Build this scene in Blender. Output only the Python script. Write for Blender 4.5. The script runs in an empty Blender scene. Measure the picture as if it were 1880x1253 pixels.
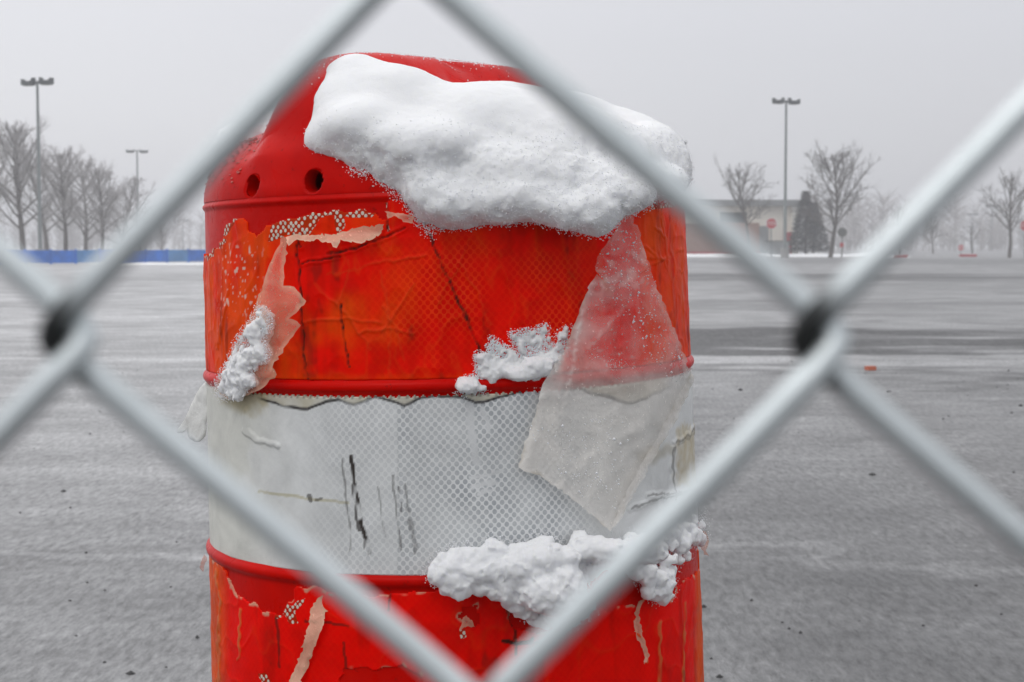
import bpy, math, random, time
import numpy as np
from mathutils import Vector, Matrix, geometry as mgeo
T0 = time.time()
C = bpy.context.scene
COL = C.collection
R_ = math.radians

# ------------------------------------------------------------------ camera
CAM_H, FPX = 0.93, 3000.0
PITCH = math.atan((626.5 - 450.0) / FPX)
cam_data = bpy.data.cameras.new('camera')
cam = bpy.data.objects.new('camera', cam_data); COL.objects.link(cam)
cam.location = (0, 0, CAM_H)
cam.rotation_euler = (math.pi/2 - PITCH, 0, 0)
cam_data.sensor_width = 36.0
cam_data.lens = 36.0 * FPX / 1880.0
cam_data.clip_start, cam_data.clip_end = 0.01, 3000
cam_data.dof.use_dof = True
cam_data.dof.focus_distance = 1.27
cam_data.dof.aperture_fstop = 25.0
C.camera = cam

# ------------------------------------------------------------------ world, sun, exposure
SUN_EL, SUN_AZ = R_(52), R_(-35)
w = bpy.data.worlds.new('World'); C.world = w; w.use_nodes = True
nt = w.node_tree; N = nt.nodes; L = nt.links; N.clear()
sky = N.new('ShaderNodeTexSky'); sky.sky_type = 'NISHITA'; sky.sun_disc = False
sky.sun_elevation = SUN_EL; sky.sun_rotation = SUN_AZ; sky.air_density = 1.0; sky.dust_density = 4.0
hs = N.new('ShaderNodeHueSaturation'); hs.inputs['Saturation'].default_value = 0.12
L.new(sky.outputs[0], hs.inputs['Color'])
bg1 = N.new('ShaderNodeBackground'); bg1.inputs['Strength'].default_value = 0.05
L.new(hs.outputs[0], bg1.inputs['Color'])
# the cloud deck: an overcast sky, brighter overhead than at the horizon
tc = N.new('ShaderNodeTexCoord'); sx = N.new('ShaderNodeSeparateXYZ')
L.new(tc.outputs['Generated'], sx.inputs[0])
rp = N.new('ShaderNodeValToRGB')
rp.color_ramp.elements[0].position = 0.0; rp.color_ramp.elements[0].color = (.61, .62, .655, 1)
rp.color_ramp.elements[1].position = 1.0; rp.color_ramp.elements[1].color = (.90, .905, .93, 1)
e = rp.color_ramp.elements.new(.15); e.color = (.575, .585, .64, 1)
L.new(sx.outputs['Z'], rp.inputs[0])
bg2 = N.new('ShaderNodeBackground'); bg2.inputs['Strength'].default_value = 0.80
nz = N.new('ShaderNodeTexNoise'); nz.inputs['Scale'].default_value = 1.6; nz.inputs['Detail'].default_value = 3
L.new(tc.outputs['Generated'], nz.inputs['Vector'])
mr = N.new('ShaderNodeMapRange'); mr.inputs[1].default_value = .3; mr.inputs[2].default_value = .7
mr.inputs[3].default_value = .96; mr.inputs[4].default_value = 1.04
L.new(nz.outputs[0], mr.inputs[0])
vm = N.new('ShaderNodeVectorMath'); vm.operation = 'SCALE'
L.new(rp.outputs[0], vm.inputs[0]); L.new(mr.outputs[0], vm.inputs['Scale'])
L.new(vm.outputs[0], bg2.inputs['Color'])
ad = N.new('ShaderNodeAddShader'); L.new(bg1.outputs[0], ad.inputs[0]); L.new(bg2.outputs[0], ad.inputs[1])
wo = N.new('ShaderNodeOutputWorld'); L.new(ad.outputs[0], wo.inputs['Surface'])
sd = bpy.data.lights.new('sun', 'SUN'); sd.energy = 0.65; sd.angle = R_(25); sd.color = (1, .985, .96)
so = bpy.data.objects.new('sun', sd); COL.objects.link(so)
so.rotation_euler = (R_(38), 0, R_(-35) )
C.view_settings.view_transform = 'Standard'; C.view_settings.look = 'None'
C.view_settings.exposure = 0.0; C.view_settings.gamma = 1.0; C.view_settings.use_curve_mapping = False
C.cycles.max_bounces = 8; C.cycles.transparent_max_bounces = 12; C.cycles.volume_bounces = 1
C.cycles.use_denoising = True

# ------------------------------------------------------------------ tagging and mesh helpers
def tag(o, label=None, cat=None, group=None, kind=None):
    if label: o['label'] = label
    if cat: o['category'] = cat
    if group: o['group'] = group
    if kind: o['kind'] = kind
    return o
def empty(name, loc=(0, 0, 0), rot=(0, 0, 0)):
    o = bpy.data.objects.new(name, None); COL.objects.link(o)
    o.location = loc; o.rotation_euler = rot; o.empty_display_size = .1
    return o
def link(name, me, mat=None, parent=None, loc=None):
    if mat: me.materials.append(mat)
    o = bpy.data.objects.new(name, me); COL.objects.link(o)
    if parent: o.parent = parent
    if loc is not None: o.location = loc
    return o
def np_mesh(name, V, F, smooth=True):
    """V (n,3); F (m,4) or (m,3) arrays, or a list of such arrays"""
    me = bpy.data.meshes.new(name)
    Fs = F if isinstance(F, list) else [F]
    Fs = [np.asarray(f, dtype=np.int32) for f in Fs if len(f)]
    V = np.asarray(V, dtype=np.float32)
    nl = sum(f.size for f in Fs); npoly = sum(len(f) for f in Fs)
    me.vertices.add(len(V)); me.vertices.foreach_set('co', V.ravel())
    me.loops.add(nl); me.polygons.add(npoly)
    me.loops.foreach_set('vertex_index', np.concatenate([f.ravel() for f in Fs]))
    tot = np.concatenate([np.full(len(f), f.shape[1], dtype=np.int32) for f in Fs])
    st = np.concatenate([[0], np.cumsum(tot)[:-1]]).astype(np.int32)
    me.polygons.foreach_set('loop_start', st)
    me.polygons.foreach_set('use_smooth', np.full(npoly, smooth, dtype=bool))
    me.update(calc_edges=True); me.validate()
    return me
def set_attr(me, name, arr):
    a = me.attributes.new(name, 'FLOAT_COLOR', 'POINT')
    arr = np.asarray(arr, dtype=np.float32)
    if arr.shape[1] == 3: arr = np.hstack([arr, np.ones((len(arr), 1), np.float32)])
    a.data.foreach_set('color', arr.ravel())

class MB:
    def __init__(s): s.V = []; s.F4 = []; s.F3 = []; s.n = 0
    def add(s, V, F):
        F = np.asarray(F) + s.n
        (s.F4 if F.shape[1] == 4 else s.F3).append(F)
        s.V.append(np.asarray(V, float)); s.n += len(V)
    def box(s, c, d, rz=0, rx=0, ry=0):
        x, y, z = d[0]/2, d[1]/2, d[2]/2
        V = np.array([[a, b, e] for a in (-x, x) for b in (-y, y) for e in (-z, z)])
        if rx or ry or rz:
            M = np.array(Matrix.Rotation(rz, 3, 'Z') @ Matrix.Rotation(ry, 3, 'Y') @ Matrix.Rotation(rx, 3, 'X'))
            V = V @ M.T
        s.add(V + np.array(c), [[0, 1, 3, 2], [4, 6, 7, 5], [0, 4, 5, 1], [2, 3, 7, 6], [0, 2, 6, 4], [1, 5, 7, 3]])
        return s
    def tube(s, pts, rad, sides=8, cap=True):
        pts = np.asarray(pts, float); n = len(pts)
        rad = np.broadcast_to(np.asarray(rad, float), (n,))
        tg = np.gradient(pts, axis=0); tg /= np.linalg.norm(tg, axis=1)[:, None] + 1e-12
        ref = np.array([0, 1., 0]) if abs(tg[:, 1]).mean() < .8 else np.array([1., 0, 0])
        a = np.cross(tg, ref); a /= np.linalg.norm(a, axis=1)[:, None] + 1e-12
        b = np.cross(tg, a)
        ph = np.arange(sides)/sides*2*math.pi
        V = pts[:, None] + rad[:, None, None]*(np.cos(ph)[None, :, None]*a[:, None] + np.sin(ph)[None, :, None]*b[:, None])
        V = V.reshape(-1, 3)
        i = np.arange(n-1)[:, None]*sides; j = np.arange(sides)[None]; k = (j+1) % sides
        F = np.stack([i+j, i+k, i+sides+k, i+sides+j], -1).reshape(-1, 4)
        n0 = s.n; s.add(V, F)
        if cap:
            for end in (0, n-1):
                base = n0 + end*sides
                s.V.append(pts[end][None]); ci = s.n; s.n += 1
                f = [[base+q, base+(q+1) % sides, ci] for q in range(sides)]
                s.F3.append(np.array(f))
        return s
    def build(s, name, mat, parent=None, smooth=False, loc=None):
        F = []
        if s.F4: F.append(np.concatenate(s.F4))
        if s.F3: F.append(np.concatenate(s.F3))
        return link(name, np_mesh(name, np.concatenate(s.V), F, smooth), mat, parent, loc)

# ------------------------------------------------------------------ noise
_lat = {}
def vnoise(P, scale, seed=0):
    if seed not in _lat: _lat[seed] = np.random.RandomState(seed).uniform(-1, 1, (32, 32, 32)).astype(np.float32)
    A = _lat[seed]
    Q = np.asarray(P, np.float32)*scale + seed*7.31
    I = np.floor(Q).astype(np.int32); f = Q - I; f = f*f*(3-2*f)
    x0, y0, z0 = (I[..., k] & 31 for k in range(3)); x1, y1, z1 = ((I[..., k]+1) & 31 for k in range(3))
    fx, fy, fz = f[..., 0], f[..., 1], f[..., 2]
    def lp(a, b, t): return a + (b-a)*t
    return lp(lp(lp(A[x0, y0, z0], A[x1, y0, z0], fx), lp(A[x0, y1, z0], A[x1, y1, z0], fx), fy),
              lp(lp(A[x0, y0, z1], A[x1, y0, z1], fx), lp(A[x0, y1, z1], A[x1, y1, z1], fx), fy), fz)
def fbm(P, scale, octaves=4, seed=0, gain=.5):
    r = 0; a = 1
    for k in range(octaves):
        r = r + a*vnoise(P, scale*2**k, seed+k); a *= gain
    return r
def sstep(a, b, x):
    t = np.clip((x-a)/(b-a), 0, 1); return t*t*(3-2*t)

# ------------------------------------------------------------------ materials
def new_mat(name):
    m = bpy.data.materials.new(name); m.use_nodes = True
    nt = m.node_tree; b = nt.nodes['Principled BSDF']
    return m, nt, b
def nd(nt, typ, **kw):
    n = nt.nodes.new(typ)
    for k, v in kw.items():
        if k.startswith('i_'):
            key = k[2:]; key = int(key) if key.isdigit() else key
            if isinstance(v, bpy.types.NodeSocket): nt.links.new(v, n.inputs[key])
            else: n.inputs[key].default_value = v
        else: setattr(n, k, v)
    return n
def mth(nt, op, a, b=None, c=None):
    n = nt.nodes.new('ShaderNodeMath'); n.operation = op
    for i, v in enumerate((a, b, c)):
        if v is None: continue
        if isinstance(v, bpy.types.NodeSocket): nt.links.new(v, n.inputs[i])
        else: n.inputs[i].default_value = v
    return n.outputs[0]
def mixc(nt, fac, a, b, blend='MIX'):
    n = nt.nodes.new('ShaderNodeMix'); n.data_type = 'RGBA'; n.blend_type = blend
    for k, v in ((0, fac), (6, a), (7, b)):
        if isinstance(v, bpy.types.NodeSocket): nt.links.new(v, n.inputs[k])
        else: n.inputs[k].default_value = (v if k == 0 else (*v, 1) if len(v) == 3 else v)
    return n.outputs[2]
def mrange(nt, v, a, b, c=0., d=1.):
    n = nd(nt, 'ShaderNodeMapRange'); nt.links.new(v, n.inputs[0])
    for i, x in zip((1, 2, 3, 4), (a, b, c, d)): n.inputs[i].default_value = x
    return n.outputs[0]
def noise(nt, vec, scale, detail=4, rough=.5, dist=0.):
    n = nd(nt, 'ShaderNodeTexNoise'); n.inputs['Scale'].default_value = scale
    n.inputs['Detail'].default_value = detail; n.inputs['Roughness'].default_value = rough
    n.inputs['Distortion'].default_value = dist
    if vec is not None: nt.links.new(vec, n.inputs['Vector'])
    return n.outputs[0]
def bump(nt, h, strength, dist, b, normal=None):
    n = nd(nt, 'ShaderNodeBump'); n.inputs['Strength'].default_value = strength; n.inputs['Distance'].default_value = dist
    nt.links.new(h, n.inputs['Height'])
    if normal is not None: nt.links.new(normal, n.inputs['Normal'])
    if b is not None: nt.links.new(n.outputs[0], b.inputs['Normal'])
    return n.outputs[0]
def simple(name, col, rough=.6, metal=0., nscale=8., namp=.15, bmp=0., spec=.5):
    m, nt, b = new_mat(name)
    tcn = nd(nt, 'ShaderNodeTexCoord').outputs['Object']
    f = noise(nt, tcn, nscale, 5, .6)
    f2 = mrange(nt, f, .25, .75, 1-namp, 1+namp)
    v = nd(nt, 'ShaderNodeVectorMath', operation='SCALE'); v.inputs[0].default_value = col; nt.links.new(f2, v.inputs['Scale'])
    nt.links.new(v.outputs[0], b.inputs['Base Color'])
    b.inputs['Roughness'].default_value = rough; b.inputs['Metallic'].default_value = metal
    b.inputs['Specular IOR Level'].default_value = spec
    if bmp: bump(nt, f, bmp, .01, b)
    return m

def mat_snow():
    m, nt, b = new_mat('snow')
    p = nd(nt, 'ShaderNodeTexCoord').outputs['Object']
    n1 = noise(nt, p, 260, 4, .7); n2 = noise(nt, p, 900, 2, .6)
    h = mth(nt, 'ADD', mth(nt, 'MULTIPLY', n1, 1.0), mth(nt, 'MULTIPLY', n2, .5))
    bump(nt, h, .28, .0018, b)
    c = mixc(nt, noise(nt, p, 40, 3), (.89, .90, .91), (.93, .935, .945))
    nt.links.new(c, b.inputs['Base Color'])
    b.inputs['Roughness'].default_value = .85
    b.inputs['Specular IOR Level'].default_value = .1
    b.inputs['Subsurface Weight'].default_value = .6
    b.inputs['Subsurface Radius'].default_value = (1, 1, 1.1)
    b.inputs['Subsurface Scale'].default_value = .007
    return m
SNOW = mat_snow()
POWDER = simple('snow_powder', (.93, .94, .96), .9, 0, 50, .03, 0, .1)
def mat_plastic(name, col, dark):
    m, nt, b = new_mat(name)
    p = nd(nt, 'ShaderNodeTexCoord').outputs['Object']
    n1 = noise(nt, p, 9, 6, .6); n2 = noise(nt, p, 120, 4, .7); n3 = noise(nt, p, 30, 5, .7, .8)
    c = mixc(nt, mrange(nt, n1, .35, .7), col, dark)
    sp = mrange(nt, n2, .62, .72)
    c = mixc(nt, mth(nt, 'MULTIPLY', sp, .45), c, (.05, .006, .004))
    c = mixc(nt, mth(nt, 'MULTIPLY', mrange(nt, n3, .6, .75), .2), c, (.76, .02, .003))
    nt.links.new(c, b.inputs['Base Color'])
    nt.links.new(mrange(nt, n3, .3, .7, .2, .42), b.inputs['Roughness'])
    b.inputs['Specular IOR Level'].default_value = .06
    bump(nt, mth(nt, 'ADD', n2, mth(nt, 'MULTIPLY', n3, 2.)), .18, .001, b)
    return m
PLASTIC = mat_plastic('red_plastic', (.74, .004, .0), (.52, .001, .0))

def mat_sheet(name, line_col, cell_dark, cell_scale):
    """retroreflective sheeting: tint and masks hold sheet wear and painted edge sheen, honeycomb cells from a lattice"""
    m, nt, b = new_mat(name)
    at = nd(nt, 'ShaderNodeAttribute', attribute_name='tint')
    mk = nd(nt, 'ShaderNodeAttribute', attribute_name='mask')
    uvn = nd(nt, 'ShaderNodeAttribute', attribute_name='flat')
    sep = nd(nt, 'ShaderNodeSeparateColor'); nt.links.new(mk.outputs['Color'], sep.inputs[0])
    mp = nd(nt, 'ShaderNodeMapping'); mp.inputs['Rotation'].default_value = (0, 0, R_(45)); mp.inputs['Scale'].default_value = (1.12, 1, 1)
    nt.links.new(uvn.outputs['Vector'], mp.inputs['Vector'])
    vo = nd(nt, 'ShaderNodeTexVoronoi'); vo.voronoi_dimensions = '2D'; vo.inputs['Scale'].default_value = cell_scale; vo.inputs['Randomness'].default_value = .06
    nt.links.new(mp.outputs[0], vo.inputs['Vector'])
    line = mrange(nt, vo.outputs['Distance'], .36, .47)
    p = nd(nt, 'ShaderNodeTexCoord').outputs['Object']
    nA = noise(nt, p, 260, 3, .6); nB = noise(nt, p, 28, 6, .65, .5); nC = noise(nt, p, 90, 4, .6)
    c = at.outputs['Color']
    v = nd(nt, 'ShaderNodeVectorMath', operation='SCALE'); nt.links.new(c, v.inputs[0])
    nt.links.new(mrange(nt, nB, .3, .7, .86, 1.12), v.inputs['Scale']); c = v.outputs[0]
    hs_ = mth(nt, 'MULTIPLY', sep.outputs[0], mrange(nt, nC, .3, .6, .55, 1.))
    cell = mixc(nt, mth(nt, 'MULTIPLY', hs_, mth(nt, 'SUBTRACT', 1., line)), c, cell_dark)
    c = mixc(nt, mth(nt, 'MULTIPLY', hs_, mth(nt, 'MULTIPLY', line, .6)), cell, line_col)
    # bare glass-bead cells where the film has gone
    vo2 = nd(nt, 'ShaderNodeTexVoronoi'); vo2.voronoi_dimensions = '2D'; vo2.inputs['Scale'].default_value = 235; vo2.inputs['Randomness'].default_value = .35
    nt.links.new(mp.outputs[0], vo2.inputs['Vector'])
    sc = nd(nt, 'ShaderNodeSeparateColor'); nt.links.new(vo2.outputs['Color'], sc.inputs[0])
    keep = mth(nt, 'LESS_THAN', sc.outputs[0], .82)
    w1 = mth(nt, 'MULTIPLY', mrange(nt, vo2.outputs['Distance'], .40, .30), keep)
    w1 = mth(nt, 'MULTIPLY', w1, mrange(nt, sep.outputs[1], .3, .6))
    gap = mth(nt, 'MULTIPLY', mrange(nt, sep.outputs[1], .3, .6), .75)
    c = mixc(nt, gap, c, (.38, .03, .003))
    c = mixc(nt, w1, c, (.74, .70, .60))
    c = mixc(nt, sep.outputs[2], c, (.025, .015, .01))
    nt.links.new(c, b.inputs['Base Color'])
    nt.links.new(mrange(nt, nC, .3, .7, .30, .55), b.inputs['Roughness'])
    b.inputs['Specular IOR Level'].default_value = .05
    h = mth(nt, 'ADD', mth(nt, 'MULTIPLY', nA, .35), mth(nt, 'MULTIPLY', nB, 1.6))
    h = mth(nt, 'ADD', h, mth(nt, 'MULTIPLY', mth(nt, 'MULTIPLY', line, hs_), .35))
    h = mth(nt, 'ADD', h, mth(nt, 'MULTIPLY', w1, 1.2))
    bump(nt, h, .32, .0011, b)
    return m
SHEET_O = mat_sheet('orange_sheeting', (.88, .06, .01), (.78, .001, .0), 205)
SHEET_W = mat_sheet('white_sheeting', (.80, .81, .81), (.42, .44, .46), 205)

def mat_film(name, col, a0, a1):
    m, nt, b = new_mat(name)
    p = nd(nt, 'ShaderNodeTexCoord').outputs['Object']
    at = nd(nt, 'ShaderNodeAttribute', attribute_name='mask')
    sep = nd(nt, 'ShaderNodeSeparateColor'); nt.links.new(at.outputs['Color'], sep.inputs[0])
    n1 = noise(nt, p, 35, 6, .65, 1.0); n2 = noise(nt, p, 330, 3, .7)
    al = mrange(nt, n1, .3, .7, a0, a1)
    al = mth(nt, 'ADD', al, sep.outputs[0])
    al = mth(nt, 'ADD', al, mth(nt, 'MULTIPLY', mrange(nt, n2, .62, .7), .4))
    nt.links.new(mth(nt, 'MINIMUM', al, 1.), b.inputs['Alpha'])
    nt.links.new(mixc(nt, sep.outputs[1], col, (.42, .33, .18)), b.inputs['Base Color'])
    b.inputs['Roughness'].default_value = .38
    b.inputs['Subsurface Weight'].default_value = 0
    bump(nt, mth(nt, 'ADD', mth(nt, 'MULTIPLY', n1, 2.), n2), .5, .0012, b)
    return m
FILM = mat_film('milky_film', (.95, .91, .85), .05, .26)
FILM_PINK = mat_film('pink_film', (.92, .52, .36), .18, .46)
FILM_WHITE = mat_film('white_film', (.90, .90, .86), .85, 1.0)

def mat_ground():
    m, nt, b = new_mat('wet_snowy_asphalt')
    P = nd(nt, 'ShaderNodeNewGeometry').outputs['Position']
    s = nd(nt, 'ShaderNodeSeparateXYZ'); nt.links.new(P, s.inputs[0])
    # wheel tracks and slush ridges run across the lot, their pitch shrinks with distance from the kerb side
    row = mth(nt, 'DIVIDE', CAM_H*FPX/803., mth(nt, 'MAXIMUM', s.outputs['Y'], .5))
    st = nd(nt, 'ShaderNodeCombineXYZ')
    ly = mth(nt, 'LOGARITHM', mth(nt, 'MAXIMUM', s.outputs['Y'], .5), math.e)
    nt.links.new(mth(nt, 'MULTIPLY', mth(nt, 'DIVIDE', s.outputs['X'], mth(nt, 'MAXIMUM', s.outputs['Y'], 2.)), 2.2), st.inputs[0])
    nt.links.new(mth(nt, 'MULTIPLY', ly, 4.), st.inputs[1])
    nw = noise(nt, st.outputs[0], 2.2, 4, .55)
    roww = mth(nt, 'ADD', row, mth(nt, 'MULTIPLY', mth(nt, 'SUBTRACT', nw, .5), mth(nt, 'MULTIPLY', row, .6)))
    cr = nd(nt, 'ShaderNodeValToRGB'); nt.links.new(roww, cr.inputs[0])
    g_ = .8; stops = [(0, .56), (22, .56), (30, .34), (40, .56), (50, .58), (58, .15), (68, .50), (95, .62), (110, .38), (124, .62),
             (150, .56), (162, .15), (194, .17), (205, .74), (219, .68), (236, .26), (250, .50), (330, .47), (450, .41), (545, .33), (568, .33), (578, .43), (596, .42), (612, .30), (700, .33), (803, .31)]
    els = cr.color_ramp.elements
    els[0].position = 0; els[1].position = 1
    for px, g in stops[1:-1]: els.new(px/803.)
    for e_, (px, g) in zip(els, stops): e_.color = (g*.70, g*.70, g*.708, 1)
    cl = nd(nt, 'ShaderNodeValToRGB'); nt.links.new(roww, cl.inputs[0])
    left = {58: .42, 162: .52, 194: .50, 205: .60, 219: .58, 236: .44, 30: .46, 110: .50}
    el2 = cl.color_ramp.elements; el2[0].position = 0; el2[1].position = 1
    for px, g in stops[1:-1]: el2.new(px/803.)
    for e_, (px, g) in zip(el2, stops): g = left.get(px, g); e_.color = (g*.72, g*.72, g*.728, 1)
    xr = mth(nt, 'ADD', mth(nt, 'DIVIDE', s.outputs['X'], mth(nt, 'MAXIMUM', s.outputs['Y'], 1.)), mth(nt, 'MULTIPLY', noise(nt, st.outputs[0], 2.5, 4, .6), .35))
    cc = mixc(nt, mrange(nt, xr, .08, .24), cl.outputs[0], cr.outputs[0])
    c = mixc(nt, mrange(nt, s.outputs['Y'], 2.9, 1.6), cc, (.07, .07, .07))  # near ground out of view, darkened to cut bounce light on the fence wires
    st2 = nd(nt, 'ShaderNodeCombineXYZ')
    nt.links.new(mth(nt, 'MULTIPLY', s.outputs['X'], .35), st2.inputs[0]); nt.links.new(mth(nt, 'MULTIPLY', ly, 14.), st2.inputs[1])
    n3 = noise(nt, st2.outputs[0], 1.3, 6, .65, 1.2)
    v = nd(nt, 'ShaderNodeVectorMath', operation='SCALE'); nt.links.new(c, v.inputs[0]); nt.links.new(mth(nt, 'ADD', 1., mth(nt, 'MULTIPLY', mth(nt, 'SUBTRACT', mrange(nt, n3, .3, .7, .66, 1.26), 1.), mrange(nt, s.outputs['Y'], 5, 13, .3, 1.))), v.inputs['Scale'])
    c = v.outputs[0]
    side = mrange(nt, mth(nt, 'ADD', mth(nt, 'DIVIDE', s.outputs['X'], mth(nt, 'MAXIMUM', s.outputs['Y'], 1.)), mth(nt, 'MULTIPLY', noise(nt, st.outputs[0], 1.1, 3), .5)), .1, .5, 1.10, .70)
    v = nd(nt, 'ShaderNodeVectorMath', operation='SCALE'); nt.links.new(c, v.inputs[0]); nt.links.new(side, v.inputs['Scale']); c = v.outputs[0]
    n7 = noise(nt, P, 1.7, 4, .6)
    v = nd(nt, 'ShaderNodeVectorMath', operation='SCALE'); nt.links.new(c, v.inputs[0]); nt.links.new(mrange(nt, n7, .3, .7, .78, 1.2), v.inputs['Scale']); c = v.outputs[0]
    # aggregate showing through
    Pg = nd(nt, 'ShaderNodeVectorMath', operation='MULTIPLY'); nt.links.new(P, Pg.inputs[0]); Pg.inputs[1].default_value = (1, .24, 1); Pg = Pg.outputs[0]
    n4 = noise(nt, Pg, 48, 4, .8); n5 = noise(nt, Pg, 16, 5, .7); n6 = noise(nt, Pg, 120, 2, .6)
    v = nd(nt, 'ShaderNodeVectorMath', operation='SCALE'); nt.links.new(c, v.inputs[0])
    nt.links.new(mth(nt, 'MULTIPLY', mrange(nt, n4, .3, .7, .48, 1.5), mrange(nt, n5, .3, .7, .78, 1.2)), v.inputs['Scale']); c = v.outputs[0]
    c = mixc(nt, mth(nt, 'MULTIPLY', mrange(nt, n6, .66, .72), .35), c, (.07, .07, .07))
    nt.links.new(c, b.inputs['Base Color'])
    nt.links.new(mrange(nt, n5, .3, .7, .45, .8), b.inputs['Roughness'])
    bump(nt, n4, .5, .01, b)
    return m
ASPHALT = mat_ground()

def haze():
    m = bpy.data.materials.new('haze'); m.use_nodes = True; nt = m.node_tree; nt.nodes.clear()
    v = nt.nodes.new('ShaderNodeVolumePrincipled'); v.inputs['Color'].default_value = (.97, .975, 1, 1); v.inputs['Density'].default_value = .0023
    v.inputs['Anisotropy'].default_value = .2
    ou = nt.nodes.new('ShaderNodeOutputMaterial'); nt.links.new(v.outputs[0], ou.inputs['Volume'])
    o = MB().box((0, 330, 6.2), (860, 780, 14.8)).build('haze', m); o['kind'] = 'stuff'; o['label'] = 'thin winter haze over the parking lot'; o['category'] = 'haze'
haze()
# ------------------------------------------------------------------ picture point -> place
SP, CP = math.sin(PITCH), math.cos(PITCH)
def at(px, py, d):
    """world point seen at photo pixel (px,py) at depth y = d"""
    px = np.asarray(px, float); py = np.asarray(py, float)
    u = (px-940)/FPX; v = (626.5-py)/FPX
    dy = CP + v*SP; dz = -SP + v*CP
    k = d/dy
    return np.stack([u*k, dy*k, CAM_H + dz*k], -1)
def proj(P):
    P = np.asarray(P); x, y, z = P[..., 0], P[..., 1], P[..., 2]-CAM_H
    f = y*CP - z*SP; u = y*SP + z*CP
    return 940+FPX*x/f, 626.5-FPX*u/f

# ------------------------------------------------------------------ setting
def ground():
    ys = np.concatenate([[-30], np.geomspace(1, 700, 60)]); xs = np.linspace(-1, 1, 41)
    X = np.sign(xs)*np.abs(xs)**1.7*400
    V = np.array([[x, y, 0] for y in ys for x in X]); n = len(X)
    F = [[j*n+i, j*n+i+1, (j+1)*n+i+1, (j+1)*n+i] for j in range(len(ys)-1) for i in range(n-1)]
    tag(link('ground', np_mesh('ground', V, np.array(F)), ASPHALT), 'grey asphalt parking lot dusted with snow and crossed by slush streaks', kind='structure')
ground()

def lumpy_bank(name, x0, x1, y, hgt, wid, seed, label):
    n = 160; m = 9
    t = np.linspace(0, 1, n); X = x0+(x1-x0)*t
    prof = np.sin(np.linspace(0, math.pi, m))**.8
    V = []
    for i in range(n):
        e = min(1, 8*t[i], 8*(1-t[i]))
        hh = hgt*e*(0.75+.35*float(vnoise(np.array([X[i]*.35, y, 0.]), 1, seed)))
        for j in range(m):
            V.append([X[i], y+wid*(j/(m-1)-.5)+.1*math.sin(X[i]*.9), -0.03+max(hh, .02)*prof[j]*(1+.15*random.uniform(-1, 1))])
    F = [[i*m+j, (i+1)*m+j, (i+1)*m+j+1, i*m+j+1] for i in range(n-1) for j in range(m-1)]
    return tag(link(name, np_mesh(name, V, np.array(F)), SNOW), label, 'snow bank')
random.seed(4)
lumpy_bank('snow_bank', 10.0, 31.0, 126, .36, 2.0, 3, 'long low white snow bank in front of the store building')
lumpy_bank('snow_bank', -20.0, -12.0, 77, .18, 1.2, 5, 'thin white snow ridge at the foot of the blue barrier')
lumpy_bank('snow_ridge', 2.6, 9.0, 13.05, .03, .35, 8, 'narrow slush ridge left by a plough across the asphalt')

BARK = simple('bark', (.10, .085, .075), .9, 0, 3, .3)
BARK_SNOW = simple('frosted_twigs', (.38, .36, .35), .9, 0, 3, .25)
METAL_DK = simple('dark_bronze_metal', (.045, .055, .055), .5, .2, 5, .2)
METAL_GY = simple('grey_pole_paint', (.16, .18, .18), .5, .2, 5, .15)
WALL_CREAM = simple('cream_stucco', (.80, .75, .66), .9, 0, 2, .06)
BRICKISH = simple('brown_masonry', (.32, .20, .16), .9, 0, 4, .15)
FASCIA = simple('grey_fascia', (.24, .25, .25), .7, 0, 3, .1)
WHITE_TRIM = simple('white_trim', (.86, .84, .78), .8, 0, 3, .05)
RED_PAINT = simple('red_paint', (.42, .02, .03), .6, 0, 3, .1)
SIGN_RED = simple('sign_red', (.50, .012, .02), .4, 0, 3, .05)
SIGN_WHITE = simple('sign_white', (.8, .8, .8), .5, 0, 3, .03)
SIGN_BACK = simple('sign_back_metal', (.13, .13, .12), .5, .3, 3, .1)
BLUE = simple('blue_panel', (.006, .17, .68), .6, 0, 1.2, .35)
BLUE_PALE = simple('pale_blue_panel', (.08, .28, .60), .6, 0, 1.2, .3)
CONC = simple('concrete', (.35, .35, .34), .9, 0, 3, .1)

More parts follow.
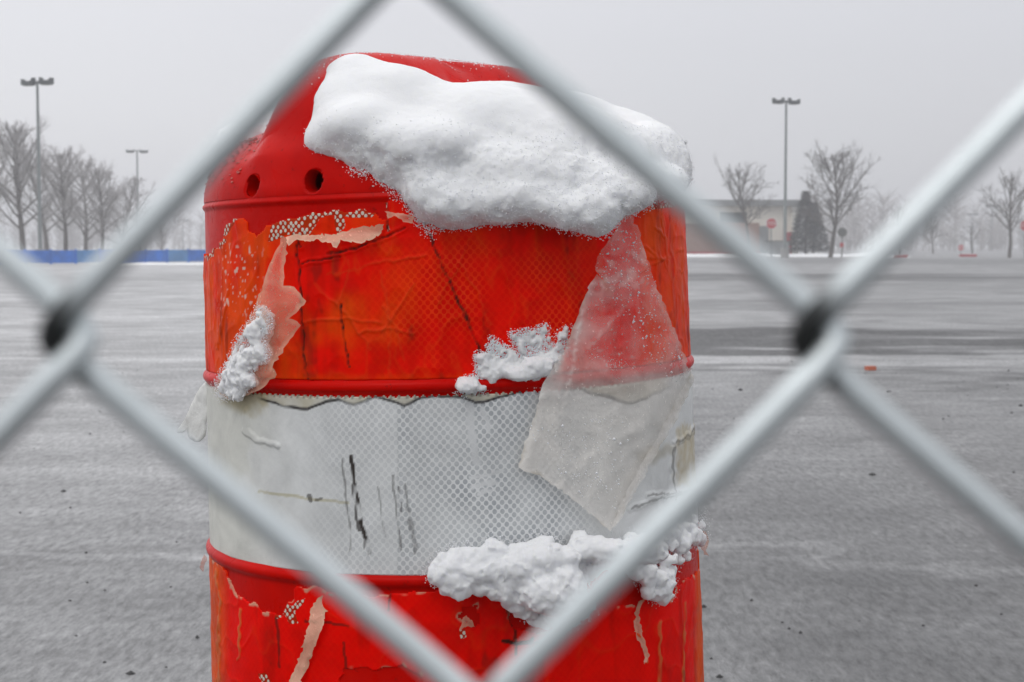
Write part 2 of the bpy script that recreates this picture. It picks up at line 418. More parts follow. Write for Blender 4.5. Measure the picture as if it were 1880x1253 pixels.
# ---- bare trees
def branch_pts(p, d, L_, n, rng, wob, up):
    pts = [p.copy()]; d = d/np.linalg.norm(d)
    for i in range(n):
        d = d + rng.normal(0, wob, 3) + np.array([0, 0, up]); d /= np.linalg.norm(d)
        p = p + d*L_/n; pts.append(p.copy())
    return np.array(pts), d
def bare_tree(loc, height, spread, seed, label, dens=1.0, mat=None, twigmat=None, name='bare_tree', split=.22, group='bare winter trees beyond the lot', upright=.0):
    rng = np.random.RandomState(seed)
    big = MB(); tw = MB(); up = .05+upright
    r0 = height*.021
    tp, d = branch_pts(np.zeros(3), np.array([rng.uniform(-.06, .06), 0, 1.]), height*.86, 10, rng, .05, .05)
    big.tube(tp, np.linspace(r0, r0*.18, len(tp)), 7)
    nl = int(17*dens)
    for i in range(nl):
        t = split + (1-split)*(i+.5)/nl*.97
        k = t*(len(tp)-1); a = int(k); p = tp[a]+(tp[min(a+1, len(tp)-1)]-tp[a])*(k-a)
        az = i*2.4+rng.uniform(-.4, .4)
        shape = math.sin(math.pi*min(1, (t-split)/(1-split)*.75+.28))
        el = rng.uniform(.35, .75)+.4*t+upright*3
        dd = np.array([math.cos(az)*math.cos(el), math.sin(az)*math.cos(el), math.sin(el)])
        L1 = spread*height*shape*rng.uniform(.75, 1.15)+.05*height
        r1 = r0*.42*(1-t*.55)
        bp, bd = branch_pts(p, dd, L1, 6, rng, .12, up)
        big.tube(bp, np.linspace(r1, r1*.25, len(bp)), 5, False)
        for j in range(int(8*dens)):
            u = .2+.8*(j+rng.rand())/int(8*dens); kk = min(u, .999)*(len(bp)-1); a = int(kk)
            q = bp[a]+(bp[a+1]-bp[a])*(kk-a)
            side = bp[a+1]-bp[a]; side /= np.linalg.norm(side)
            d2 = side+rng.normal(0, .6, 3)+np.array([0, 0, .15])
            L2 = L1*.42*(1.15-u*.6)*rng.uniform(.6, 1.2)
            cp, cd = branch_pts(q, d2, L2, 4, rng, .16, up)
            r2 = max(r1*.34, height*.0011)
            tw.tube(cp, np.linspace(r2, r2*.4, len(cp)), 4, False)
            for _ in range(int(6*dens)):
                kk = rng.uniform(.15, .99)*(len(cp)-1); a = int(kk)
                q2 = cp[a]+(cp[a+1]-cp[a])*(kk-a)
                d3 = (cp[a+1]-cp[a]); d3 = d3/np.linalg.norm(d3)+rng.normal(0, .7, 3)+np.array([0, 0, .1])
                ep, _e = branch_pts(q2, d3, L2*.5*rng.uniform(.5, 1.2), 2, rng, .2, up)
                r3 = max(r2*.5, height*.0009)
                tw.tube(ep, np.linspace(r3, r3*.5, len(ep)), 3, False)
    t = empty(name, loc, (0, 0, rng.uniform(0, 6.28)))
    tag(t, label, 'tree', group)
    big.build('trunk', mat or BARK, t, True)
    tw.build('crown', twigmat or BARK_SNOW, t, True)
    return t
def X(px, d): return (px-940)/FPX*d
def tree_at(px, d, top, seed, label, spread=.34, **k):
    h = CAM_H + (450-top)/FPX*d*1.0
    return bare_tree((X(px, d), d, 0), h, spread, seed, label, **k)
tree_at(42, 96, 200, 11, 'tall frosted bare tree forking behind the nearer lamp post on the far left', .36, dens=1.6, split=.22, upright=.03)
tree_at(-18, 108, 212, 17, 'bare tree cut by the left edge of the picture', .38, dens=1.5)
tree_at(122, 104, 255, 12, 'bare tree just right of the tall lamp post beside the blue barrier', .40, dens=1.7, split=.25)
tree_at(190, 112, 290, 13, 'dense dark-trunked bare tree between the two left lamp posts', .36, dens=1.7, split=.2)
tree_at(258, 128, 375, 14, 'small bare tree at the foot of the shorter left lamp post', .32, dens=1.0)
tree_at(88, 122, 246, 31, 'frosted bare tree directly behind the tall left lamp post', .38, dens=1.5)
tree_at(158, 120, 268, 32, 'frosted bare tree filling the gap left of the dark-trunked tree', .38, dens=1.5, split=.15)
tree_at(224, 124, 300, 33, 'low frosted bare tree just left of the shorter lamp post', .38, dens=1.5, split=.12)
tree_at(298, 140, 402, 34, 'short bare tree under the fence wire right of the shorter lamp post', .40, dens=1.3, split=.12)
tree_at(1374, 124, 290, 21, 'bare tree standing in front of the cream store wall', .40, dens=1.3, split=.35, twigmat=BARK)
tree_at(1524, 120, 258, 22, 'large bare tree to the right of the store with a round crown', .42, dens=1.55, split=.22, twigmat=BARK)
tree_at(1650, 170, 372, 23, 'rounded bare tree behind the backward-facing road sign', .40, dens=1.2)
tree_at(1712, 175, 380, 26, 'dark bushy bare tree half hidden by the fence wire', .42, dens=1.3, twigmat=BARK)
tree_at(1784, 150, 392, 24, 'small upright bare tree near the faint red sign', .30, dens=.9, twigmat=BARK)
tree_at(1852, 118, 305, 25, 'open branching bare tree by the right edge of the picture', .42, dens=1.2, split=.25, twigmat=BARK, upright=.03)

# dense dark evergreen-like shrub mass beside the store
def conifer(loc, h, r, seed, label):
    rng = np.random.RandomState(seed); t = empty('fir_tree', loc); tag(t, label, 'tree')
    mb = MB(); mb.tube([[0, 0, 0], [0, 0, h*.95]], [.12, .03], 6); mb.build('trunk', BARK, t)
    c = MB()
    for i in range(2600):
        z = rng.uniform(.06, 1)**.9; rr = r*(1-z*.97)*math.sqrt(rng.uniform(.15, 1)); a = rng.uniform(0, 6.28)
        p = np.array([rr*math.cos(a), rr*math.sin(a), z*h])
        q = p+np.array([math.cos(a)*.35, math.sin(a)*.35, rng.uniform(-.15, .12)])*rng.uniform(.6, 1.3)
        s = np.array([-math.sin(a), math.cos(a), rng.uniform(-.5, .5)])*.10
        c.add([p-s, p+s, q], [[0, 1, 2]])
    c.build('crown', FIR, t)
FIR = simple('dark_needles', (.085, .09, .09), .9, 0, 2, .3)
conifer((X(1478, 132), 132, 0), CAM_H+(450-352)/FPX*132, 1.6, 5, 'dark grey-green evergreen at the corner of the store')
conifer((X(1492, 139), 139, 0), CAM_H+(450-372)/FPX*139, 1.7, 6, 'lower dark evergreen behind the large bare tree')

# far wood line, one mass
def far_woods():
    rng = np.random.RandomState(77); mb = MB()
    for i in range(330):
        d = rng.uniform(230, 330); px = rng.choice([rng.uniform(-250, 420), rng.uniform(1470, 2150)])
        h = rng.uniform(4, 9.5)*(1 if px > 900 else .8); x = X(px, d)
        mb.tube([[x, d, 0], [x+rng.uniform(-.9, .9), d, h*.8]], [.09, .03], 3, False)
        for k in range(46):
            z = h*rng.uniform(.03, .95); a = rng.uniform(0, 6.28); l = h*.28*rng.uniform(.4, 1.1)
            p = np.array([x, d, z]); q = p+np.array([math.cos(a)*l, math.sin(a)*l, l*rng.uniform(.3, 1)])
            mb.tube([p, q], [.05, .025], 3, False)
    o = mb.build('distant_woods', BARK_SNOW)
    tag(o, 'hazy line of distant leafless woods beyond the parking lot', 'woods', kind='stuff')
far_woods()

# ---- lamp posts
def lamp_post(px, d, top, label, turn=0.):
    h = CAM_H+(450-top)/FPX*d
    t = empty('lamp_post', (X(px, d), d, 0), (0, 0, turn)); tag(t, label, 'lamp post', 'double-headed parking lot lamp posts')
    MB().tube([[0, 0, 0], [0, 0, .7]], [.30, .30], 14).build('concrete_base', CONC, t)
    MB().tube([[0, 0, .7], [0, 0, h]], [.125, .075], 10).build('pole', METAL_GY, t, True)
    MB().box((0, 0, h+.02), (.9, .10, .10)).build('cross_arm', METAL_DK, t)
    for s in (-1, 1):
        mb = MB(); L_, W_, H_ = .80, .50, .42
        c = .25+L_/2
        V = []
        for (xx, ww, zz) in ((-.5, .35, 1.), (-.4, .5, .2), (.4, .5, .2), (.5, .38, .75)):
            V += [[s*(c+xx*L_), -ww*W_, h+.02+zz*H_*.6], [s*(c+xx*L_), ww*W_, h+.02+zz*H_*.6], [s*(c+xx*L_), ww*W_, h-.16+.05*zz], [s*(c+xx*L_), -ww*W_, h-.16+.05*zz]]
        F = []
        for i in range(3):
            for j in range(4):
                F.append([i*4+j, i*4+(j+1) % 4, (i+1)*4+(j+1) % 4, (i+1)*4+j])
        F += [[0, 1, 2, 3], [12, 15, 14, 13]]
        mb.add(V, F)
        hd = mb.build('lamp_head', METAL_DK, t)
        MB().box((s*c, 0, h-.18), (L_*.7, W_*.7, .02)).build('lens', SIGN_BACK, hd)
    return t
lamp_post(75, 95, 154, 'tallest-looking double lamp post on the far left behind the blue barrier', R_(-24))
lamp_post(255, 160, 279, 'smaller more distant double lamp post left of the orange drum', R_(15))
lamp_post(1440, 115, 189, 'double lamp post standing beside the stop sign at the store', R_(24))
lamp_post(1239, 158, 264, 'lamp post almost hidden behind the snow capped drum', R_(12))
lamp_post(1819, 260, 379, 'distant lamp post among the trees at the far right', R_(10))
lamp_post(1783, 300, 394, 'farthest tiny lamp post above the small upright tree', R_(8))
lamp_post(337, 290, 405, 'faint distant lamp post just left of the drum', R_(8))

# ---- blue barrier
def blue_barrier():
    t = empty('blue_barrier', (0, 0, 0)); tag(t, 'low blue panel barrier running along the left side of the lot', 'barrier')
    p0 = np.array([X(-160, 72), 72.]); p1 = np.array([X(420, 90), 90.])
    n = 13; ang = math.atan2(p1[1]-p0[1], p1[0]-p0[0]); Ls = np.linalg.norm(p1-p0)/n
    for i in range(n):
        a = p0+(p1-p0)*(i+.5)/n
        MB().box((a[0], a[1], .36), (Ls-.10, .05, .62), rz=ang).build('panel', BLUE_PALE if i in (6, 10) else BLUE, t)
    for i in range(n+1):
        a = p0+(p1-p0)*i/n
        MB().box((a[0], a[1], .36), (.09, .09, .72), rz=ang).build('post', BLUE, t)
blue_barrier()

# ---- store
def store():
    d = 133; t = empty('store_building', (X(1340, d), d, 0)); tag(t, 'low cream store building with a grey flat roof edge and brown masonry base', 'building')
    z1 = CAM_H+(450-374)/FPX*d; xl = X(1100, d)-X(1340, d); xr = X(1464, d)-X(1340, d)
    MB().box(((xl+xr)/2, 7, z1/2-.1), (xr-xl-.3, 14, z1-.2)).build('wall', WALL_CREAM, t)
    MB().box(((xl+xr)/2, 6.9, z1+.02), (xr-xl+.7, 15, .5)).build('roof', FASCIA, t)
    MB().box((xr-.28, -.12, z1/2-.12), (.5, .5, z1-.25)).build('corner_pier', WHITE_TRIM, t)
    xb = X(1392, d)-X(1340, d)
    MB().box(((xl+xb)/2, -.1, 1.35), (xb-xl, .3, 2.7)).build('masonry_wall', BRICKISH, t)
    MB().box(((xl+xb)/2, -.32, .22), (xb-xl, .14, .32)).build('red_kerb', RED_PAINT, t)
    MB().box((X(1448, d)-X(1340, d), -.06, 1.0), (.9, .2, 1.9)).build('door', RED_PAINT, t)
    MB().box((X(1398, d)-X(1340, d), -.06, 1.3), (1.0, .12, 2.3)).build('panel', FASCIA, t)
    MB().box((0.2, -.03, 3.1), (2.2, .1, .9)).build('window', METAL_DK, t)
store()
def utility_box():
    d = 128; t = empty('utility_cabinet', (X(1425, d), d, 0)); tag(t, 'pale grey equipment cabinet behind the stop sign', 'cabinet')
    MB().box((0, 0, .62), (1.8, .8, 1.1)).build('cabinet_body', FASCIA, t); MB().box((0, 0, 1.22), (1.9, .9, .08)).build('lid', METAL_DK, t)
utility_box()

# ---- road signs
def text_mesh(txt, size, depth):
    cu = bpy.data.curves.new('lettering', 'FONT'); cu.body = txt; cu.size = size; cu.extrude = depth; cu.align_x = 'CENTER'; cu.align_y = 'CENTER'
    o = bpy.data.objects.new('tmp', cu); COL.objects.link(o)
    dg = bpy.context.evaluated_depsgraph_get(); me = bpy.data.meshes.new_from_object(o.evaluated_get(dg))
    bpy.data.objects.remove(o); return me
def octo(r, th, y):
    a = np.arange(8)/8*2*math.pi+math.pi/8
    V = [[r*math.cos(q), y+k, r*math.sin(q)] for k in (-th/2, th/2) for q in a]
    V += [[0, y-th/2, 0], [0, y+th/2, 0]]
    F4 = [[i, (i+1) % 8, 8+(i+1) % 8, 8+i] for i in range(8)]
    F3 = [[i, 16, (i+1) % 8] for i in range(8)]+[[8+i, 8+(i+1) % 8, 17] for i in range(8)]
    mb = MB(); mb.add(V, F4); mb.F3.append(np.array(F3)); return mb
def road_sign(px, d, cy, rpx, face, label, red_mark=None):
    z = CAM_H+(450-cy)/FPX*d; r = rpx/FPX*d
    t = empty('stop_sign', (X(px, d), d, 0)); tag(t, label, 'road sign')
    MB().box((0, .06, z*.5), (.07, .05, z)).build('post', METAL_GY if face else SIGN_BACK, t)
    if face:
        b = octo(r, .01, 0).build('border', SIGN_WHITE, t, loc=(0, 0, z))
        f = octo(r*.93, .012, -.006).build('plate', SIGN_RED, t, loc=(0, 0, z))
        me = text_mesh('STOP', r*.82, .004); o = link('lettering', me, SIGN_WHITE, t, (0, -.018, z)); o.rotation_euler = (R_(90), 0, 0)
    else:
        octo(r, .02, 0).build('plate', SIGN_BACK, t, loc=(0, 0, z))
    if red_mark:
        MB().box((-.03, -.02, red_mark), (.25, .03, .32)).build('red_marker', SIGN_RED, t)
    return t
road_sign(1415, 117, 411, 10.5, True, 'red stop sign facing the camera in front of the store')
road_sign(1545, 119, 427, 9, False, 'dark back of an octagonal sign beside the large bare tree', red_mark=.92)
road_sign(1880, 112, 415, 10.5, True, 'red stop sign cut by the right edge of the picture')
road_sign(1763, 165, 455, 6, True, 'faint small red sign under the distant trees')
for px, d, wd, lb in ((1652, 124, 1.0, 'short red painted kerb block below the rounded bare tree'), (1776, 128, 1.3, 'longer red painted kerb block near the faint red sign')):
    t = empty('kerb_block', (X(px, d), d, 0)); tag(t, lb, 'kerb block')
    MB().box((0, 0, .1), (wd, .3, .2)).build('kerb_body', RED_PAINT, t)
    MB().box((0, 0, .22), (wd*.95, .26, .04)).build('snow_layer', SNOW, t)

def gravel():
    rng = np.random.RandomState(9); V = []; F = []
    ico = np.array([[1, 0, 0], [-1, 0, 0], [0, 1, 0], [0, -1, 0], [0, 0, 1], [0, 0, -1]], float)
    f0 = np.array([[0, 2, 4], [2, 1, 4], [1, 3, 4], [3, 0, 4], [2, 0, 5], [1, 2, 5], [3, 1, 5], [0, 3, 5]])
    for i in range(280):
        y = rng.uniform(3.2, 14)**1.0; x = rng.uniform(-.42, .42)*y; s = rng.uniform(.002, .008)*(1+.9*(rng.rand() < .12))
        V.append(ico*s*rng.uniform(.6, 1.3, 3)*[1.2, 1, .7]+[x, y, s*.3]); F.append(f0+6*i)
    o = link('gravel', np_mesh('gravel', np.concatenate(V), np.concatenate(F), False), simple('dark_grit', (.06, .06, .06), .8))
    tag(o, 'dark grit and small stones scattered on the asphalt', 'gravel', kind='stuff')
gravel()
def scrap():
    V = at(1598, 680, 12.1); mb = MB(); mb.box((0, 0, 0), (.07, .05, .03), rz=.4); o = mb.build('plastic_scrap', simple('orange_scrap', (.55, .16, .09), .6), None, loc=(V[0], V[1], .017))
    tag(o, 'tiny pale orange plastic scrap lying on the asphalt to the right', 'litter')
scrap()

# ------------------------------------------------------------------ the drum
TILT = R_(-1.6)
D0 = 1.46
BASE = np.array([-.0327, D0, 0.])
RT = np.array(Matrix.Rotation(TILT, 3, 'Y'))
def l2w(P): return np.asarray(P) @ RT.T + BASE
def w2l(P): return (np.asarray(P)-BASE) @ RT
Z_RIM, Z_R1, Z_R2, Z_R3, Z_R4, Z_R5 = .972, .8225, .672, .522, .374, .226
def Rz(z): return .2105+(Z_RIM-z)*.020
def hit(px, py, extra=0.):
    """point of the drum wall seen at a photo pixel, drum coordinates: theta, z, and world point"""
    px = np.asarray(px, float); py = np.asarray(py, float)
    O = w2l(np.array([0, 0, CAM_H])); Dw = at(px, py, 1.)-np.array([0, 0, CAM_H]); Dl = Dw @ RT
    z = np.full(px.shape, .75)
    for _ in range(4):
        R = Rz(z)+extra
        a = Dl[..., 0]**2+Dl[..., 1]**2; b = O[0]*Dl[..., 0]+O[1]*Dl[..., 1]; c = O[0]**2+O[1]**2-R*R
        t = (-b-np.sqrt(np.maximum(b*b-a*c, 0)))/a
        P = O+Dl*t[..., None]; z = P[..., 2]
    return P
drum = empty('traffic_drum', BASE, (0, TILT, 0))
tag(drum, 'weathered orange and white traffic drum with torn reflective bands and snow on its top', 'traffic drum')

def ridge(z, zc, a=.0042, hw=.0048):
    return a*np.exp(-np.abs((z-zc)/hw)**3.0)
def body():
    zs = np.concatenate([np.linspace(.085, .50, 80), np.linspace(.501, Z_RIM, 330)])
    n = 420; th = np.arange(n)/n*2*math.pi
    r = Rz(zs)+sum(ridge(zs, q) for q in (Z_R1, Z_R2, Z_R3, Z_R4, Z_R5)) + ridge(zs, Z_RIM-.004, .0020, .0022)
    r[:6] += np.linspace(.012, 0, 6)
    Z = np.repeat(zs[:, None], n, 1); TH = np.repeat(th[None], len(zs), 0)
    P = np.stack([r[:, None]*np.sin(TH), -r[:, None]*np.cos(TH), Z], -1)
    wb = fbm(P, 9, 2, 31)*.0004
    P[..., 0] += wb*np.sin(TH); P[..., 1] -= wb*np.cos(TH)
    i = np.arange(len(zs)-1)[:, None]*n; j = np.arange(n)[None]; k = (j+1) % n
    F = np.stack([i+j, i+k, i+n+k, i+n+j], -1).reshape(-1, 4)
    link('body', np_mesh('body', P.reshape(-1, 3), F), PLASTIC, drum)
body()

ALPHA = R_(52)
HE = np.array([-math.cos(ALPHA), -math.sin(ALPHA)]); HN = np.array([math.sin(ALPHA), -math.cos(ALPHA)])
def top_z(x, y):
    """height of the drum's top above the rim at plan position x, y"""
    r = np.sqrt(x*x+y*y); R = Rz(Z_RIM)
    q = np.clip(r/R, 0, 1)
    dome = .068*np.power(np.maximum(1-q**5, 0), .5)
    s = x*HE[0]+y*HE[1]; t = x*HN[0]+y*HN[1]
    H = .122*np.sqrt(np.maximum(1-(np.abs(s)/.1935)**6, 0))
    H = np.maximum(H, np.where(np.abs(s) > .15, .018+(.2105-np.abs(s))*1.45, 0))
    wd = .027+.012*sstep(.08, .19, np.abs(s))
    G = np.where(t > 0, 1/(1+(np.abs(t)/(wd*1.45))**3.4), 1/(1+(np.abs(t)/wd)**6))
    e_ = sstep(.10, .19, np.abs(s))*np.exp(-(np.abs(t)/.055)**4)
    dome = dome*(1-.35*e_)
    return dome + np.maximum(H-dome, 0)*G
HOLES = []
for hpx, hpy, hr in ((460, 342, .0088), (573, 333, .0088)):
    p = hit(np.array(hpx), np.array(hpy)); HOLES.append((math.atan2(p[0], -p[1]), p[2]-Z_RIM, hr))
def top():
    n = 900; a = np.concatenate([np.linspace(0, .5, 70), np.linspace(.5, math.pi/2, 150)[1:]])
    R = Rz(Z_RIM)+.0005
    q = np.cos(a)**(2/5.); q[-1] = 0
    th = np.arange(n)/n*2*math.pi
    X_ = R*q[:, None]*np.sin(th)[None]; Y_ = -R*q[:, None]*np.cos(th)[None]
    dome = .068*np.sin(a)
    z = top_z(X_*(1), Y_)
    z[0] = 0
    # above the rim the wall keeps the dome's own parameter height
    near = sstep(.95, .99, q)[:, None]
    s_ = X_*HE[0]+Y_*HE[1]; t_ = X_*HN[0]+Y_*HN[1]
    e_ = sstep(.10, .19, np.abs(s_))*np.exp(-(np.abs(t_)/.055)**4)
    z = z*(1-near)+np.maximum(dome[:, None], 0)*(1-.35*e_)*near
    # blow-moulded plastic has no hard edges on the handle's front foot
    wm = sstep(-.022, .0, t_)*sstep(.03, .07, s_)*sstep(.995, .97, q)[:, None]
    for _ in range(160):
        zs_ = z.copy(); zs_[1:-1] = (z[:-2]+z[2:]+np.roll(z, 1, 1)[1:-1]+np.roll(z, -1, 1)[1:-1])/4
        z = z+(zs_-z)*wm
    P = np.stack([X_, Y_, z+Z_RIM], -1)
    wb = fbm(P, 12, 3, 35)*.0012
    P[..., 2] += wb*np.minimum(1, z/.02)
    keep = np.ones(P.shape[:2], bool)
    for (ht, hz, hr) in HOLES:
        du = ((th[None]-ht+math.pi) % (2*math.pi)-math.pi)*R*q[:, None]; dv = P[..., 2]-Z_RIM-hz
        dd = np.sqrt((du/.92)**2+(dv/1.0)**2)+1e-9
        inside = dd < hr*.93
        front = (dd < hr*1.12) & ~inside
        keep &= ~inside
        # pull the ring of vertices onto the hole's edge
        ring = (dd >= hr*.93) & (dd < hr*1.0)
        P[..., 2] = np.where(ring, Z_RIM+hz+dv*hr/dd, P[..., 2])
        P[..., 0] *= np.where(front, .993, 1); P[..., 1] *= np.where(front, .993, 1)
    m = len(a)
    i = np.arange(m-1)[:, None]; j = np.arange(n)[None]; k = (j+1) % n
    kf = keep[:-1] & keep[1:] & np.roll(keep, -1, 1)[:-1] & np.roll(keep, -1, 1)[1:]
    F = np.stack([i*n+j, i*n+k, (i+1)*n+k, (i+1)*n+j], -1)[kf]
    link('top_cap', np_mesh('top_cap', P.reshape(-1, 3), F), PLASTIC, drum)
    for (ht, hz, hr) in HOLES:
        mb = MB(); pts = []; ring = []
        u = np.array([math.cos(ht), math.sin(ht), 0]); nrm = np.array([math.sin(ht), -math.cos(ht), 0]); c = nrm*(R-.004)+[0, 0, Z_RIM+hz]
        V = []; K = 28
        for dep in (0.0008, -.004, -.014):
            for q_ in range(K):
                a_ = q_/K*2*math.pi
                rr = hr*(1.0 if dep < 0 else 1.05)
                V.append(c+nrm*dep+u*rr*.95*math.cos(a_)+np.array([0, 0, rr*math.sin(a_)]))
        F = [[l*K+q_, l*K+(q_+1) % K, (l+1)*K+(q_+1) % K, (l+1)*K+q_] for l in range(2) for q_ in range(K)]
        mb.add(V, F); mb.build('bolt_hole', PLASTIC, drum, True)
top()
MB().tube([[0, 0, 0], [0, 0, .05], [0, 0, .085], [0, 0, .095]], [.33, .335, .30, .235], 64).build('rubber_base', simple('black_rubber', (.02, .02, .02), .7), drum, True)

# ---- picture-space masks used to place wear and painted edge sheen on the sheets
def d_poly(PX, PY, pts):
    d = np.full(PX.shape, 1e9, np.float32)
    for (x0, y0), (x1, y1) in zip(pts[:-1], pts[1:]):
        vx, vy = x1-x0, y1-y0; l2 = vx*vx+vy*vy+1e-9
        t = np.clip(((PX-x0)*vx+(PY-y0)*vy)/l2, 0, 1)
        d = np.minimum(d, np.hypot(PX-x0-t*vx, PY-y0-t*vy))
    return d
def inpoly(PX, PY, pts):
    c = np.zeros(PX.shape, bool); n = len(pts)
    for i in range(n):
        x0, y0 = pts[i]; x1, y1 = pts[(i+1) % n]
        if y0 == y1: continue
        cr = ((y0 > PY) != (y1 > PY)) & (PX < (x1-x0)*(PY-y0)/(y1-y0)+x0); c ^= cr
    return c
def sd(PX, PY, pts):
    d = d_poly(PX, PY, list(pts)+[pts[0]]); return np.where(inpoly(PX, PY, pts), -d, d)

STEP = .0011
def sheet_grid(z0, z1):
    thf = np.arange(-R_(104), R_(104), STEP/.215); thb = np.arange(R_(104), 2*math.pi-R_(104), .004/.215)
    th = np.concatenate([thf, thb]); nz_ = int(round((z1-z0)/STEP)); zs = np.linspace(z0, z1, nz_+1)
    TH, Z = np.meshgrid(th, zs)
    return th, zs, TH, Z
def build_sheet(name, z0, z1, off, maskf, paint, mat, label=None):
    th, zs, TH, Z = sheet_grid(z0, z1)
    R = Rz(Z)+off
    P0 = np.stack([R*np.sin(TH), -R*np.cos(TH), Z], -1)
    PX, PY = proj(l2w(P0)); front = np.cos(TH) > .05
    PX = np.where(front, PX, -5000); PY = np.where(front, PY, -5000)
    keep = maskf(PX, PY, TH, Z, P0, front)
    tint, msk, disp = paint(PX, PY, TH, Z, P0, front)
    P = np.stack([(R+disp)*np.sin(TH), -(R+disp)*np.cos(TH), Z], -1)
    nr, nc = TH.shape
    i = np.arange(nr-1)[:, None]; j = np.arange(nc)[None]; k = (j+1) % nc
    kf = keep[:-1] & keep[1:] & np.roll(keep, -1, 1)[:-1] & np.roll(keep, -1, 1)[1:]
    F = np.stack([i*nc+j, i*nc+k, (i+1)*nc+k, (i+1)*nc+j], -1)[kf]
    # torn edge: a skirt down to the drum wall gives the sheet its thickness
    E = np.concatenate([F[:, [0, 1]], F[:, [1, 2]], F[:, [2, 3]], F[:, [3, 0]]])
    key = np.sort(E, 1); code = key[:, 0].astype(np.int64)*nr*nc+key[:, 1]
    u, idx, cnt = np.unique(code, return_index=True, return_counts=True)
    B = E[idx[cnt == 1]]
    V = P.reshape(-1, 3); bv = np.unique(B); mp = {v: q for q, v in enumerate(bv)}
    inner = P0.reshape(-1, 3)[bv].copy(); sc = (np.hypot(inner[:, 0], inner[:, 1])-off-.0008)/np.hypot(inner[:, 0], inner[:, 1])
    inner[:, 0] *= sc; inner[:, 1] *= sc
    base = len(V)
    SK = np.array([[a, b, base+mp[b], base+mp[a]] for a, b in B])[:, ::-1]
    VV = np.concatenate([V, inner])
    used = np.unique(np.concatenate([F.ravel(), SK.ravel()])); remap = np.full(len(VV), -1); remap[used] = np.arange(len(used))
    me = np_mesh(name, VV[used], [remap[F], remap[SK]])
    def ext(A): A = A.reshape(-1, A.shape[-1]); return np.concatenate([A, A[bv]])[used]
    set_attr(me, 'tint', ext(tint)); set_attr(me, 'mask', ext(msk))
    flat = np.stack([((TH+math.pi) % (2*math.pi))*.215, Z, np.zeros_like(Z)], -1); set_attr(me, 'flat', ext(flat))
    o = link(name, me, mat, drum)
    if label: o['label'] = label
    return o
def line(PX, PY, pts, wpx, jag=0., P0=None, seed=0):
    if jag: PX = PX+jag*vnoise(P0, 180, seed); PY = PY+jag*vnoise(P0, 180, seed+1)
    return 1-sstep(wpx*.5, wpx*.5+1.6, d_poly(PX, PY, pts))
def lerp(c, col, m): return c*(1-m[..., None])+np.array(col)*m[..., None]

# upper orange band
TOP_O = [(340, 760), (340, 480), (384, 468), (396, 452), (412, 440), (414, 410), (440, 397), (462, 424), (470, 434), (492, 416), (520, 404), (560, 394), (600, 386),
         (655, 384), (690, 390), (708, 402), (704, 372), (722, 360), (746, 370), (760, 392), (800, 400), (900, 395), (1000, 390), (1100, 395), (1150, 384), (1200, 376), (1254, 368), (1300, 366), (1300, 760)]
def mask_o(PX, PY, TH, Z, P, fr):
    jx = PX+6*vnoise(P, 150, 3); jy = PY+6*vnoise(P, 150, 4)
    return np.where(fr, sd(jx, jy, TOP_O) < 0, Z < Z_RIM-.02+.012*fbm(P, 18, 3, 8))
CRACKS_O = [([(545, 450), (553, 540), (560, 640), (566, 700)], 3.2), ([(790, 432), (812, 490), (850, 570), (884, 652)], 3.4), ([(627, 560), (632, 620), (641, 672)], 3.),
            ([(600, 468), (650, 456), (700, 440), (742, 418)], 3.0), ([(556, 484), (590, 478), (625, 470)], 1.5), ([(552, 455), (540, 430)], 2.), ([(712, 362), (712, 425)], 2.6)]
WRK_O = [((560, 590), (700, 592)), ((640, 480), (620, 560)), ((700, 560), (740, 660)), ((760, 520), (700, 610)), ((840, 480), (900, 600)), ((660, 610), (760, 612)), ((575, 520), (680, 640)), ((600, 505), (780, 470)),
         ((1180, 450), (1240, 520)), ((1190, 470), (1250, 500)), ((1200, 420), (1235, 470)), ((1170, 500), (1250, 460)), ((420, 470), (400, 640)), ((1215, 400), (1240, 660)), ((700, 500), (715, 690)), ((860, 440), (800, 560))]
